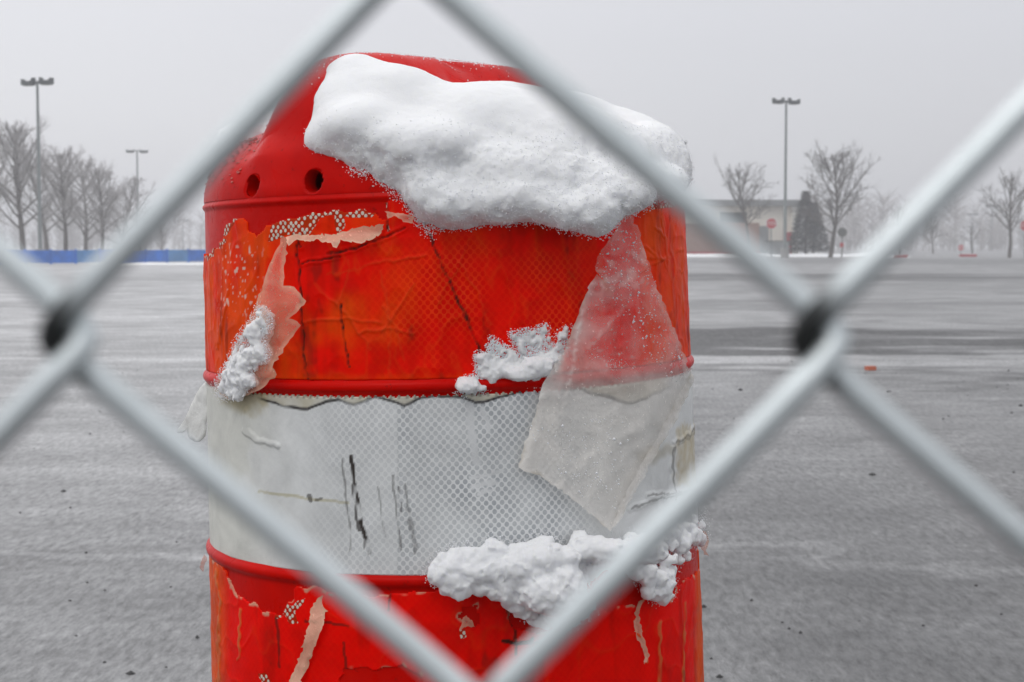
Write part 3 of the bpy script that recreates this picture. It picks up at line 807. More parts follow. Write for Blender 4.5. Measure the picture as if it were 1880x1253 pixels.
def paint_o(PX, PY, TH, Z, P, fr):
    n1 = fbm(P, 22, 4, 41); n2 = fbm(P, 60, 3, 45); n3 = fbm(P*[1, 1, .25], 90, 3, 48)
    c = np.zeros(TH.shape+(3,))+np.array([.98, .005, .0])
    # faded orange patches; grazing-angle sheen painted into left third and right edge
    m = sstep(560, 430, PX)*.95+sstep(1150, 1205, PX)*.9+.60*sstep(-.3, .5, n1)*sstep(860, 640, PX)+.25*sstep(.0, .5, n1)*sstep(560, 600, PX)
    m = m+.5*sstep(12, 0, np.abs(PY-694))*sstep(500, 560, PX)*sstep(1000, 900, PX)
    m = m+.55*sstep(15, -10, sd(PX, PY, [(560, 395), (600, 384), (700, 385), (716, 410), (560, 440)]))
    c = lerp(c, (.95, .075, .001), np.clip(m*(.75+.5*n3), 0, 1))
    dk = sstep(.25, .75, n2)*.22; c = lerp(c, (.45, .004, .001), dk)
    n5 = fbm(P*[1, 1, .16], 70, 3, 53); n6 = fbm(P*[1, 1, .5]+[0, 0, .3]*P[..., :1], 38, 3, 57)
    rg = (1-np.abs(n6))**6; rg2 = (1-np.abs(fbm(P, 30, 2, 59)))**7
    c = lerp(c, (.40, .003, .0), sstep(.15, .8, n5)*.26); c = lerp(c, (.92, .10, .01), sstep(.5, 1., rg)*.22)
    disp = .0005*n1+.0002*n2+.0006*rg+.0006*rg2
    dirt = sstep(.55, .8, n5)*sstep(.1, .5, n2)*.35
    for pts, wd in CRACKS_O:
        l = line(PX, PY, pts, wd, 3., P, 60); dirt = np.maximum(dirt, l*(.35+.65*sstep(-.5, .3, vnoise(P, 420, 62)))*sstep(-.9, -.3, vnoise(P, 70, 64))); disp -= .0010*l
        l2 = line(PX, PY, pts, wd+9, 2., P, 60); disp += .0006*l2
    for a, b in WRK_O:
        mid = ((a[0]+b[0])/2+8, (a[1]+b[1])/2-6)
        l = line(PX, PY, [a, mid, b], 3, 4., P, 66); disp += .0008*l*sstep(-.6, .3, n1); c = lerp(c, (.78, .10, .02), l*.22)
    honey = .75*sstep(700, 850, PX)*sstep(1130, 1050, PX)*sstep(430, 520, PY+n1*50)+.3*sstep(600, 700, PX)*sstep(860, 780, PX)
    honey = np.clip(honey*(.6+.7*n1), 0, .8)
    cells = sstep(4, -3, sd(PX+6*n2, PY+6*n2, [(490, 440), (500, 405), (530, 395), (600, 380), (640, 395), (590, 400), (565, 425), (520, 435)]))
    cells = np.maximum(cells, sstep(3, -3, sd(PX+5*n2, PY+5*n2, [(585, 380), (660, 378), (690, 388), (680, 398), (630, 396), (630, 420), (618, 430), (618, 398), (594, 396)])))
    cells = np.maximum(cells, sstep(2, -2, sd(PX+4*n2, PY+4*n2, [(412, 440), (412, 408), (440, 396), (430, 412), (424, 425)])))
    cells = np.maximum(cells, sstep(2, -2, sd(PX, PY, [(1195, 385), (1195, 375), (1245, 366), (1240, 380)])))
    cells = np.maximum(cells, line(PX, PY, [(380, 474), (396, 456), (412, 444)], 7, 4., P, 70))
    cells = np.maximum(cells, line(PX, PY, [(710, 368), (714, 425)], 4, 4., P, 70)*sstep(-.2, .1, vnoise(P, 200, 71)))
    spk = sstep(.74, .84, vnoise(P, 400, 73)*.5+.5)*sstep(395, 420, PX)*sstep(500, 450, PX)*sstep(600, 560, PY)*sstep(440, 460, PY)
    c = lerp(c, (.85, .55, .45), spk*.9)
    back = ~fr
    return c, np.stack([honey, cells*fr, dirt*.9*fr], -1), disp
build_sheet('orange_band', Z_R1+.0058, Z_RIM-.006, .0011, mask_o, paint_o, SHEET_O, 'torn orange reflective band under the rim')

# white band
def mask_w(PX, PY, TH, Z, P, fr):
    # pinked (saw-tooth) upper edge
    tooth = .0011*(np.abs(((TH*.215/.0062) % 1)-.5)*4-1)
    return Z < Z_R1-.0066+tooth
WAVE = [(470, 728), (500, 740), (530, 748), (566, 752), (600, 737), (622, 733), (650, 744), (690, 729), (715, 734), (742, 745), (772, 732), (800, 726), (850, 729), (872, 741), (900, 734), (940, 724), (985, 712), (1060, 715), (1120, 730), (1150, 742), (1180, 733), (1230, 712)]
def paint_w(PX, PY, TH, Z, P, fr):
    n1 = fbm(P, 20, 4, 81); n2 = fbm(P, 80, 3, 85)
    c = np.zeros(TH.shape+(3,))+np.array([.80, .812, .80])
    c = lerp(c, (.74, .74, .68), sstep(560, 420, PX))
    c = lerp(c, (.84, .85, .84), sstep(.1, .6, n1)*.5)
    hon = .40*sstep(540, 660, PX+30*n1)+.5*sstep(728, 733, PX); hon *= sstep(1120, 1020, PX+20*n1)
    hon = np.clip(hon*(.85+.35*n1), 0, 1)
    for pts, wd in (([(862, 745), (868, 800), (874, 850)], 12), ([(884, 745), (898, 790)], 6), ([(866, 880), (920, 865)], 5), ([(868, 895), (915, 885)], 6), ([(880, 905), (900, 900)], 5)):
        l = line(PX, PY, pts, wd, 5., P, 90); hon = hon*(1-l*.85); c = lerp(c, (.72, .73, .73), l*.7)
    dirt = np.zeros(TH.shape); disp = .0005*n1
    xs = np.array([p[0] for p in WAVE]); ys = np.array([p[1] for p in WAVE]); wy = np.interp(PX, xs, ys)+2.5*vnoise(P, 120, 93)
    above = sstep(0, -2.5, PY-wy)*sstep(465, 480, PX)*sstep(1240, 1200, PX)
    c = lerp(c, (.56, .52, .40), above*(.75+.2*n2)); hon *= (1-above)
    l = (1-sstep(1.2, 3.6, np.abs(PY-wy)))*sstep(470, 490, PX)*sstep(1235, 1190, PX)*sstep(-.95, -.35, vnoise(P, 60, 95)); dirt = np.maximum(dirt, l*.85); disp += .0012*above
    teeth = (Z > Z_R1-.0095)*sstep(.2, .5, np.abs(((TH*.215/.0062) % 1)-.5)); dirt = np.maximum(dirt, .55*teeth*sstep(490, 510, PX)*sstep(1000, 900, PX))
    SC = [([(644, 838), (650, 880), (655, 905), (664, 960), (673, 1014)], 5, .95), ([(650, 890), (656, 930), (662, 970)], 9, .8), ([(629, 840), (633, 900), (642, 960), (643, 1010)], 1.8, .6), ([(693, 895), (705, 985)], 1.4, .5), ([(720, 873), (727, 940), (738, 1010)], 1.8, .6),
          ([(733, 895), (736, 940)], 2.2, .6), ([(744, 890), (750, 945), (762, 1015)], 3, .5), ([(748, 935), (756, 970), (763, 1005)], 8, .38), ([(668, 980), (676, 1016)], 9, .4)]
    for pts, wd, st in SC:
        l = line(PX, PY, pts, wd, 2.5, P, 97)*sstep(-.75, .1, vnoise(P*[1, 1, .35], 420, 99)); dirt = np.maximum(dirt, l*st)
    l = line(PX, PY, [(475, 903), (560, 915), (640, 924)], 4, 2., P, 101); c = lerp(c, (.52, .47, .26), l*.6)
    dirt = np.maximum(dirt, .7*line(PX, PY, [(568, 910), (569, 920)], 6, 2., P, 101)); dirt = np.maximum(dirt, .6*line(PX, PY, [(580, 917), (590, 915)], 4, 2., P, 101))
    l = line(PX, PY, [(731, 745), (731, 1060)], 1.6); c = lerp(c, (.70, .71, .70), l*.8); disp += .0004*sstep(729, 732, PX)
    # glue stain under the left flap and on the right
    st = sstep(10, -12, sd(PX+10*n2, PY+8*n2, [(392, 706), (470, 706), (500, 725), (498, 748), (440, 757), (405, 738)])); c = lerp(c, (.50, .43, .25), st*.8)
    st = sstep(6, -8, sd(PX+8*n2, PY+10*n2, [(1236, 785), (1280, 775), (1282, 900), (1240, 895)])); c = lerp(c, (.56, .46, .26), st*(.55+.35*n2))
    st = sstep(8, -8, sd(PX+9*n1, PY+8*n2, [(1170, 830), (1240, 815), (1235, 835), (1180, 850)])); c = lerp(c, (.52, .48, .38), st*.6)
    for pts in ([(1235, 822), (1233, 860), (1238, 920)], [(1238, 812), (1262, 800), (1276, 784)], [(1190, 910), (1240, 905), (1280, 898)], [(1155, 935), (1200, 918), (1260, 905)]):
        l = line(PX, PY, pts, 2.2, 3., P, 105); dirt = np.maximum(dirt, l*.5); disp += .0009*line(PX, PY, pts, 9, 3., P, 105)
    l = line(PX, PY, [(452, 755), (450, 790), (470, 808), (490, 812), (510, 818)], 8, 3., P, 110); disp += .0012*l
    hon[~fr] = .5
    return c, np.stack([hon, np.zeros_like(hon), dirt*fr], -1), disp
build_sheet('white_band', Z_R2+.0052, Z_R1-.0052, .0011, mask_w, paint_w, SHEET_W, 'scuffed white honeycomb reflective band')

# lower orange band
GAPS = [[(378, 990), (700, 1080), (1000, 1085), (1160, 1060), (1300, 1010), (1300, 960), (378, 960)],
        [(386, 1024), (398, 1028), (430, 1085), (455, 1105), (480, 1118), (508, 1130), (528, 1110), (542, 1080), (580, 1072), (600, 1085), (640, 1095), (760, 1085), (800, 1080), (600, 1040), (400, 1000)],
        [(846, 1120), (872, 1112), (876, 1130), (884, 1128), (882, 1144), (862, 1148), (846, 1142)],
        [(628, 1232), (680, 1230), (740, 1226), (775, 1243), (775, 1262), (628, 1262)],
        [(920, 1085), (1000, 1080), (1040, 1140), (1020, 1160), (945, 1158)],
        [(1080, 1050), (1200, 1040), (1300, 1010), (1300, 1040), (1250, 1070), (1232, 1096), (1190, 1092), (1170, 1110), (1100, 1120)]]
def mask_l(PX, PY, TH, Z, P, fr):
    jx = PX+7*vnoise(P, 130, 113)+3*vnoise(P, 320, 115); jy = PY+7*vnoise(P, 130, 114)
    g = np.zeros(TH.shape, bool)
    for q in GAPS: g |= sd(jx, jy, q) < 0
    return np.where(fr, ~g, Z < Z_R2-.02+.01*fbm(P, 18, 3, 9))
def paint_l(PX, PY, TH, Z, P, fr):
    n1 = fbm(P, 20, 4, 121); n2 = fbm(P, 70, 3, 125)
    c = np.zeros(TH.shape+(3,))+np.array([.97, .002, .0])
    c = lerp(c, (.90, .11, .004), np.clip(sstep(425, 395, PX)*.95+sstep(1272, 1284, PX)*.9, 0, 1))  # orange grazing-angle sheen painted into both side edges
    c = lerp(c, (.34, .004, .002), sstep(.1, .6, n1)*.3)
    n5 = fbm(P*[1, 1, .16], 70, 3, 153); rg = (1-np.abs(fbm(P, 30, 2, 159)))**7
    c = lerp(c, (.42, .002, .0), sstep(.15, .8, n5)*.4); c = lerp(c, (.85, .07, .01), sstep(.6, 1., rg)*.2)
    disp = .0006*n1+.0006*rg; dirt = sstep(.55, .8, n5)*sstep(.1, .5, n2)*.35; edge = np.zeros(TH.shape)
    for q in GAPS[1:]:
        s_ = sd(PX+7*vnoise(P, 130, 113)+3*vnoise(P, 320, 115), PY+7*vnoise(P, 130, 114), q)
        edge = np.maximum(edge, (1-sstep(2.5, 5.5, np.abs(s_-1.5)))*sstep(.05, .35, vnoise(P, 140, 131)))
    c = lerp(c, (.72, .42, .28), edge*.85)
    for pts in ([(508, 1135), (512, 1180), (514, 1225)], [(715, 1085), (714, 1120)], [(630, 1180), (640, 1253)], [(945, 1150), (948, 1180), (1000, 1180)], [(560, 1140), (640, 1150)], [(925, 1100), (940, 1150)]):
        l = line(PX, PY, pts, 2.6, 3., P, 133); dirt = np.maximum(dirt, l*.7)
    dirt = np.maximum(dirt, .95*line(PX, PY, [(924, 1178), (950, 1182), (975, 1176)], 7, 3., P, 134)); dirt = np.maximum(dirt, .8*line(PX, PY, [(945, 1160), (948, 1200)], 4, 3., P, 134))
    for pts in ([(1172, 1105), (1166, 1150), (1186, 1190), (1188, 1215)], [(1212, 1140), (1210, 1253)], [(1258, 1110), (1255, 1180), (1254, 1253)], [(396, 1040), (404, 1100), (402, 1253)], [(440, 1120), (438, 1210)]):
        l = line(PX, PY, pts, 3.2, 4., P, 137)*sstep(-.5, .1, vnoise(P, 90, 139)); c = lerp(c, (.66, .20, .06), l*.7); disp += .0007*l
    cells = sstep(2, -2, sd(PX+6*n2, PY+6*n2, [(502, 1136), (512, 1104), (524, 1098), (530, 1112), (562, 1100), (558, 1112), (540, 1122), (548, 1145), (536, 1150), (524, 1130)]))
    cells = np.maximum(cells, sstep(2, -2, sd(PX+3*n2, PY, [(475, 1238), (488, 1236), (498, 1253), (480, 1253)])))
    cells = np.maximum(cells, sstep(2, -2, sd(PX, PY, [(843, 1158), (853, 1155), (856, 1170), (846, 1174)])))
    return c, np.stack([.12*fr+.4*(~fr), cells*fr, dirt*fr], -1), disp
build_sheet('orange_band', Z_R3+.0058, Z_R2-.0058, .0011, mask_l, paint_l, SHEET_O, 'lower orange band torn along its upper edge')
def plain(PX, PY, TH, Z, P, fr):
    n1 = fbm(P, 20, 3, 141); c = np.zeros(TH.shape+(3,))+np.array([.80, .812, .80])
    return c, np.stack([.5+0*n1, 0*n1, 0*n1], -1), .0004*n1
_s = STEP; STEP = .003
build_sheet('white_band', Z_R4+.0058, Z_R3-.0058, .0011, lambda PX, PY, TH, Z, P, fr: Z < 9, plain, SHEET_W)
STEP = _s
print('sheets', round(time.time()-T0, 1))

# ------------------------------------------------------------------ torn film flaps
def flap(name, outline, off, mat, label=None, step=7, alpha=None, warp=1.0, seed=0, thick=False):
    rng = np.random.RandomState(seed+5)
    pts = []
    n = len(outline)
    for i in range(n):
        a = np.array(outline[i], float); b = np.array(outline[(i+1) % n], float); m = max(1, int(np.linalg.norm(b-a)/step))
        for k in range(m):
            p = a+(b-a)*k/m
            if k: p = p+rng.normal(0, 1.5*warp, 2)
            pts.append(p)
    nb = len(pts); B = np.array(pts)
    gx = np.arange(B[:, 0].min(), B[:, 0].max(), step); gy = np.arange(B[:, 1].min(), B[:, 1].max(), step*.87)
    G = np.array([(x+(j % 2)*step/2, y) for j, y in enumerate(gy) for x in gx])
    if len(G):
        G = G+rng.normal(0, step*.12, G.shape)
        s = sd(G[:, 0], G[:, 1], [tuple(q) for q in B]); G = G[s < -step*.55]
    A = np.concatenate([B, G]) if len(G) else B
    vs, es, fs, ov, oe, of = mgeo.delaunay_2d_cdt([Vector(q) for q in A], [], [list(range(nb))], 1, 1e-4)
    Q = np.array([[v[0], v[1]] for v in vs])
    W = hit(Q[:, 0], Q[:, 1])                       # drum coordinates
    O = w2l(np.array([0, 0, CAM_H])); o_ = off(Q[:, 0], Q[:, 1])
    o_ = o_+.0012*warp*fbm(W, 45, 3, seed+200)
    if name == 'torn_film' and warp == 1.0:
        o_ = o_+.0042*(1-np.abs(vnoise(W, 22, seed+220)))**4+.002*(1-np.abs(vnoise(W, 60, seed+221)))**4
    dr = W-O; ln = np.linalg.norm(dr, axis=1)
    V = O+dr*((ln-o_)/ln)[:, None]
    F = np.array([list(f) for f in fs if len(f) == 3])
    me = np_mesh(name, V, F[:, ::-1])
    s = -sd(Q[:, 0], Q[:, 1], [tuple(q) for q in B])
    m = np.zeros((len(Q), 3))
    m[:, 0] = .40*(1-sstep(0, 8, s)) if alpha is None else alpha(Q[:, 0], Q[:, 1], s)
    m[:, 1] = .5*(1-sstep(0, 5, s))*sstep(-.2, .4, vnoise(W, 90, seed+210))
    set_attr(me, 'mask', m)
    o = link(name, me, mat, drum)
    if thick:
        so_ = o.modifiers.new('thickness', 'SOLIDIFY'); so_.thickness = .0003; so_.offset = 0
    if label: o['label'] = label
    return o
big = [(1150, 388), (1162, 396), (1180, 450), (1200, 512), (1232, 590), (1270, 684), (1264, 712), (1238, 770), (1192, 846), (1168, 890), (1142, 940), (1120, 976), (1092, 950), (1048, 915), (1020, 892), (985, 872),
       (952, 858), (962, 820), (985, 752), (996, 706), (1018, 668), (1040, 632), (1048, 605), (1062, 590), (1074, 640), (1066, 615), (1050, 596), (1064, 568), (1092, 505), (1118, 540), (1100, 506), (1094, 482), (1118, 440)]
big = [(1150, 388), (1162, 396), (1180, 450), (1200, 512), (1232, 590), (1270, 684), (1264, 712), (1238, 770), (1192, 846), (1168, 890), (1142, 940), (1120, 976), (1092, 950), (1048, 915), (1020, 892), (985, 872),
       (952, 858), (962, 820), (985, 752), (996, 706), (1018, 668), (1040, 632), (1054, 596), (1064, 568), (1084, 520), (1096, 503), (1112, 524), (1119, 537), (1106, 510), (1094, 498), (1096, 474), (1118, 440)]
def off_big(x, y):
    return .004+.010*sstep(390, 650, y)*sstep(980, 1150, x+.0*y)+.004*np.sin((x-y*.35)*.02)*sstep(420, 600, y)
def alpha_big(x, y, s):
    P = np.stack([x, y, 0*x], -1)
    lowr = sstep(640, 730, y); edge = 1-sstep(0, 14, s)
    crease = 1-sstep(1, 4, d_poly(x, y, [(1078, 515), (1062, 600), (1048, 690), (1030, 760)]))
    crease = np.maximum(crease, .7*(1-sstep(1, 4, d_poly(x, y, [(1100, 820), (1070, 850), (1020, 892)]))))
    crease = np.maximum(crease, .5*(1-sstep(1, 4, d_poly(x, y, [(1150, 560), (1080, 640), (1180, 660)]))))
    lf = sstep(60, 0, x-np.interp(y, [500, 600, 700, 860], [1090, 1050, 1000, 955]))*.35
    frost = .26*sstep(440, 480, y)*sstep(560, 520, y)*sstep(-.1, .5, vnoise(P, .12, 301))
    return .14*edge+.34*lowr+.28*crease+lf*sstep(480, 560, y)*.8+frost+.10*vnoise(P, .03, 303)
flap('torn_film', big, off_big, FILM, 'large milky torn film hanging over the right side', alpha=alpha_big, seed=1)
# a turned-over dirty corner edge of the large film
flap('film_fold', [(1270, 686), (1274, 700), (1240, 775), (1196, 850), (1146, 942), (1121, 978), (1136, 930), (1180, 848), (1226, 770), (1256, 708)], lambda x, y: .019+0*x, FILM, 'folded edge of the large film', alpha=lambda x, y, s: .42+0*x, seed=2)
leftf = [(519, 433), (532, 440), (524, 470), (520, 525), (540, 527), (552, 540), (562, 553), (548, 570), (530, 585), (545, 590), (552, 598), (538, 618), (520, 640), (512, 660), (500, 675), (508, 688), (490, 706), (462, 722), (438, 735), (404, 728), (398, 706),
         (420, 662), (440, 620), (470, 560), (484, 520), (502, 470)]
flap('torn_film', leftf, lambda x, y: .003+.012*sstep(440, 600, y)*(1-sstep(690, 740, y)*.3), FILM_PINK, 'narrow pinkish torn film hanging on the left side', seed=3)
flap('torn_film', [(524, 436), (548, 430), (580, 432), (612, 430), (640, 424), (670, 416), (705, 412), (700, 428), (684, 440), (660, 447), (640, 444), (625, 440), (618, 456), (608, 446), (585, 440), (560, 444), (545, 440), (530, 452)],
     lambda x, y: .004+.006*sstep(425, 448, y), FILM_PINK, 'curled pale strip of film along the torn upper edge', step=4, alpha=lambda x, y, s: .35+.3*(1-sstep(0, 4, s)), seed=4)
flap('torn_film', [(604, 1090), (614, 1094), (606, 1114), (596, 1130), (592, 1150), (584, 1172), (576, 1192), (568, 1218), (556, 1242), (546, 1266), (526, 1266), (540, 1230), (552, 1200), (558, 1176), (566, 1150), (570, 1120), (584, 1098)],
     lambda x, y: .004+.003*np.sin(y*.05), FILM_PINK, 'thin peeled strip of film on the lower band', step=4, alpha=lambda x, y, s: .45+.2*(1-sstep(0, 4, s)), seed=6)
flap('torn_film', [(1172, 1105), (1180, 1102), (1172, 1130), (1180, 1160), (1188, 1190), (1192, 1206), (1184, 1220), (1182, 1200), (1174, 1178), (1164, 1160), (1166, 1130)], lambda x, y: .002+0*x, FILM_PINK, None, step=4, seed=7)
flap('torn_film', [(843, 1158), (850, 1134), (856, 1130), (868, 1142), (872, 1152), (858, 1150)], lambda x, y: .004+0*x, FILM_PINK, None, step=3, seed=8, warp=.5)
flap('torn_film', [(706, 388), (740, 392), (760, 396), (758, 410), (740, 408), (728, 398), (712, 402)], lambda x, y: .005+0*x, FILM_PINK, None, step=4, seed=9)

def free_flap(name, outline, dep, mat, label, depth_f, step=6, seed=0):
    rng = np.random.RandomState(seed); pts = []; n = len(outline)
    for i in range(n):
        a = np.array(outline[i], float); b = np.array(outline[(i+1) % n], float); m = max(1, int(np.linalg.norm(b-a)/step))
        for k in range(m): pts.append(a+(b-a)*k/m+(rng.normal(0, .8, 2) if k else 0))
    nb = len(pts); B = np.array(pts)
    gx = np.arange(B[:, 0].min(), B[:, 0].max(), step); gy = np.arange(B[:, 1].min(), B[:, 1].max(), step)
    G = np.array([(x, y) for y in gy for x in gx]); s = sd(G[:, 0], G[:, 1], [tuple(q) for q in B]); G = G[s < -step*.5]
    A = np.concatenate([B, G])
    vs, es, fs, *_ = mgeo.delaunay_2d_cdt([Vector(q) for q in A], [], [list(range(nb))], 1, 1e-4)
    Q = np.array([[v[0], v[1]] for v in vs]); d = depth_f(Q[:, 0], Q[:, 1])
    P = at(Q[:, 0], Q[:, 1], d) if np.ndim(d) == 0 else np.stack([at(q[0], q[1], dd) for q, dd in zip(Q, d)])
    P[:, 1] += .004*fbm(P, 50, 3, seed+9)
    me = np_mesh(name, w2l(P), np.array([list(f) for f in fs if len(f) == 3])[:, ::-1])
    set_attr(me, 'mask', np.zeros((len(P), 3)))
    o = link(name, me, mat, drum); so_ = o.modifiers.new('thickness', 'SOLIDIFY'); so_.thickness = .0004
    if label: o['label'] = label
    return o
free_flap('torn_film', [(379, 700), (366, 712), (350, 742), (338, 772), (324, 796), (334, 796), (342, 790), (346, 806), (356, 812), (366, 812), (377, 800), (381, 760)], 1.4, FILM_WHITE, 'white film tatter sticking out past the left side', lambda x, y: D0-.02+.05*(380-x)/60, seed=21)
free_flap('torn_film', [(1282, 975), (1296, 976), (1302, 995), (1296, 1012), (1302, 1022), (1292, 1018), (1286, 1004), (1278, 1000)], 1.4, FILM_PINK, 'curled scrap of film on the right side', lambda x, y: D0-.03+0*x, step=4, seed=22)
free_flap('torn_film', [(376, 1015), (370, 1030), (366, 1045), (372, 1052), (374, 1040), (380, 1026)], 1.4, FILM_PINK, None, lambda x, y: D0-.02+0*x, step=3, seed=23)
print('flaps', round(time.time()-T0, 1))

# ------------------------------------------------------------------ snow bodies: distance fields turned into meshes
def surface_nets(F, org, h):
    nx, ny, nz_ = F.shape; S = F < 0
    idx = -np.ones((nx-1, ny-1, nz_-1), np.int32)
    acc = np.zeros((nx-1, ny-1, nz_-1, 3), np.float32); cnt = np.zeros((nx-1, ny-1, nz_-1), np.float32)
    for ax in range(3):
        sl0 = [slice(None)]*3; sl1 = [slice(None)]*3; sl0[ax] = slice(0, -1); sl1[ax] = slice(1, None)
        a = F[tuple(sl0)]; b = F[tuple(sl1)]; cr = (a < 0) != (b < 0)
        t = np.where(cr, a/(a-b+1e-20), 0)
        o1, o2 = [q for q in range(3) if q != ax]
        for u in (0, 1):
            for v in (0, 1):
                s = [slice(None)]*3; s[o1] = slice(u, u-1 if u-1 < 0 else None); s[o2] = slice(v, v-1 if v-1 < 0 else None)
                c = cr[tuple(s)]; tt = t[tuple(s)]
                acc[..., ax] += c*tt; acc[..., o1] += c*u; acc[..., o2] += c*v; cnt += c
    m = cnt > 0; idx[m] = np.arange(m.sum())
    loc = np.argwhere(m); V = (loc+acc[m]/cnt[m][:, None])*h+org
    Fs = []
    for ax in range(3):
        sl0 = [slice(1, -1)]*3; sl1 = [slice(1, -1)]*3; sl0[ax] = slice(0, -1); sl1[ax] = slice(1, None)
        a = S[tuple(sl0)]; b = S[tuple(sl1)]; cr = np.argwhere(a != b)
        if not len(cr): continue
        sg = a[tuple(cr.T)]; p = cr.copy(); o1, o2 = [q for q in range(3) if q != ax]
        def g(d1, d2):
            q = p.copy(); q[:, o1] += d1; q[:, o2] += d2
            return idx[q[:, 0], q[:, 1], q[:, 2]]
        q4 = np.stack([g(0, 0), g(1, 0), g(1, 1), g(0, 1)], 1)
        flip = sg if ax != 1 else ~sg
        q4[~flip] = q4[~flip][:, ::-1]
        Fs.append(q4)
    return V, np.concatenate(Fs)
def blob_field(blobs, h, k, pad=.02):
    """blobs: list of (centre, radii) ; returns grid of a rounded union"""
    Cn = np.array([b[0] for b in blobs]); Rd = np.array([b[1] for b in blobs])
    lo = (Cn-Rd).min(0)-pad; hi = (Cn+Rd).max(0)+pad
    n = np.ceil((hi-lo)/h).astype(int)+1
    F = np.full(n, .05, np.float32)
    ax = [lo[q]+np.arange(n[q])*h for q in range(3)]
    for c, r in zip(Cn, Rd):
        m = r+k+.012
        i0 = np.maximum(((c-m-lo)/h).astype(int), 0); i1 = np.minimum(((c+m-lo)/h).astype(int)+2, n)
        x = ax[0][i0[0]:i1[0]][:, None, None]; y = ax[1][i0[1]:i1[1]][None, :, None]; z = ax[2][i0[2]:i1[2]][None, None]
        u = np.sqrt(((x-c[0])/r[0])**2+((y-c[1])/r[1])**2+((z-c[2])/r[2])**2)
        v = np.sqrt(((x-c[0])/r[0]**2)**2+((y-c[1])/r[1]**2)**2+((z-c[2])/r[2]**2)**2)+1e-6
        d = (u*(u-1)/v).astype(np.float32)
        S = F[i0[0]:i1[0], i0[1]:i1[1], i0[2]:i1[2]]
        hh = np.clip(.5+.5*(S-d)/k, 0, 1); F[i0[0]:i1[0], i0[1]:i1[1], i0[2]:i1[2]] = S*(1-hh)+d*hh-k*hh*(1-hh)
    return F, lo, ax
def snow_body(name, blobs, h, k, amps, label, cat='snow', seed=0, kind=None, lowz=None):
    F, lo, ax = blob_field(blobs, h, k)
    band = np.argwhere(np.abs(F) < .016)
    P = (band*h+lo).astype(np.float32)
    f = F[tuple(band.T)]
    # settled snow is smooth on top and crumbly underneath
    mod = 1. if lowz is None else .22+.78*sstep(lowz[1], lowz[0], P[:, 2]-.10*(P[:, 0]+.06))
    for sc, am, sd_ in amps:
        f = f+am*mod*fbm(P, sc, 2, seed+sd_)
    F[tuple(band.T)] = f
    F[0] = F[-1] = .05; F[:, 0] = F[:, -1] = .05; F[:, :, 0] = F[:, :, -1] = .05
    V, Q = surface_nets(F, lo, h)
    o = link(name, np_mesh(name, V-V.mean(0), Q), SNOW, None, V.mean(0))
    tag(o, label, cat, kind=kind)
    return o, V
def B(px, py, d, rx, rz, ry):
    s = d/FPX; return (at(px, py, d), (rx*s, ry, rz*s))
def powder(name, P, rad, parent, seed=0):
    """loose snow crystals"""
    rng = np.random.RandomState(seed)
    oc = np.array([[1, 0, 0], [-1, 0, 0], [0, 1, 0], [0, -1, 0], [0, 0, 1], [0, 0, -1]], float)
    f0 = np.array([[0, 2, 4], [2, 1, 4], [1, 3, 4], [3, 0, 4], [2, 0, 5], [1, 2, 5], [3, 1, 5], [0, 3, 5]])
    n = len(P); q = oc[None]*rad[:, None, None]*rng.uniform(.6, 1.3, (n, 6, 1))
    V = (q+P[:, None]).reshape(-1, 3); F = (f0[None]+6*np.arange(n)[:, None, None]).reshape(-1, 3)
    pl = np.array(parent.location) if parent.name.startswith('snow') else 0
    if parent is drum: V = w2l(V)
    else: V = V-pl
    o = link(name, np_mesh(name, V, F, True), POWDER, parent); o['kind'] = 'stuff'
    return o
cap = [B(655, 185, 1.345, 78, 84, .035), B(625, 225, 1.325, 58, 55, .03), B(720, 215, 1.33, 120, 95, .05), B(790, 270, 1.31, 130, 85, .05), B(880, 255, 1.33, 150, 100, .07),
       B(1000, 275, 1.34, 150, 95, .08), B(930, 325, 1.28, 150, 75, .05), B(1100, 300, 1.36, 125, 80, .07), B(1060, 340, 1.29, 120, 60, .05), B(1180, 305, 1.44, 84, 82, .08), B(1205, 325, 1.40, 56, 48, .05),
       B(900, 200, 1.42, 130, 50, .04), B(1010, 215, 1.45, 110, 50, .04), B(1110, 250, 1.46, 90, 52, .05), B(820, 375, 1.245, 56, 48, .022), B(785, 345, 1.25, 40, 45, .02), B(880, 375, 1.243, 50, 34, .02),
       B(960, 370, 1.242, 60, 30, .02), B(1050, 385, 1.243, 48, 34, .02), B(1105, 385, 1.246, 38, 44, .02), B(1155, 355, 1.26, 50, 30, .02), B(1220, 335, 1.32, 40, 30, .03), B(700, 300, 1.272, 55, 22, .018), B(640, 268, 1.30, 60, 34, .035), B(675, 232, 1.300, 75, 50, .05), B(765, 275, 1.280, 70, 50, .05), B(825, 270, 1.28, 60, 50, .05), B(650, 205, 1.33, 60, 50, .04), B(655, 240, 1.298, 62, 42, .05), B(720, 262, 1.288, 60, 42, .05), B(690, 285, 1.292, 60, 30, .035), B(735, 320, 1.272, 40, 28, .025), B(600, 262, 1.30, 36, 26, .02)]
o, V = snow_body('snow_mound', cap, .0017, .016, [(38, .0024, 0), (120, .0013, 7), (380, .0009, 12)], 'thick smooth heap of white snow covering the top of the drum', seed=400, lowz=(.98, 1.035))
def rim_powder(o, V, n, sz, seed, spread=.004, low=True):
    rng = np.random.RandomState(seed)
    I = rng.choice(len(V), n*3); P = V[I]+rng.normal(0, spread, (n*3, 3))
    if low:
        c = V.mean(0); w_ = rng.rand(n*3) < np.clip(1.2-(P[:, 2]-V[:, 2].min())/(.55*(V[:, 2].max()-V[:, 2].min())), 0, 1); P = P[w_]
    P = P[P[:, 1] < D0][:n]
    powder('snow_crystals', P, rng.uniform(.00025, .00065, len(P)), o, seed)
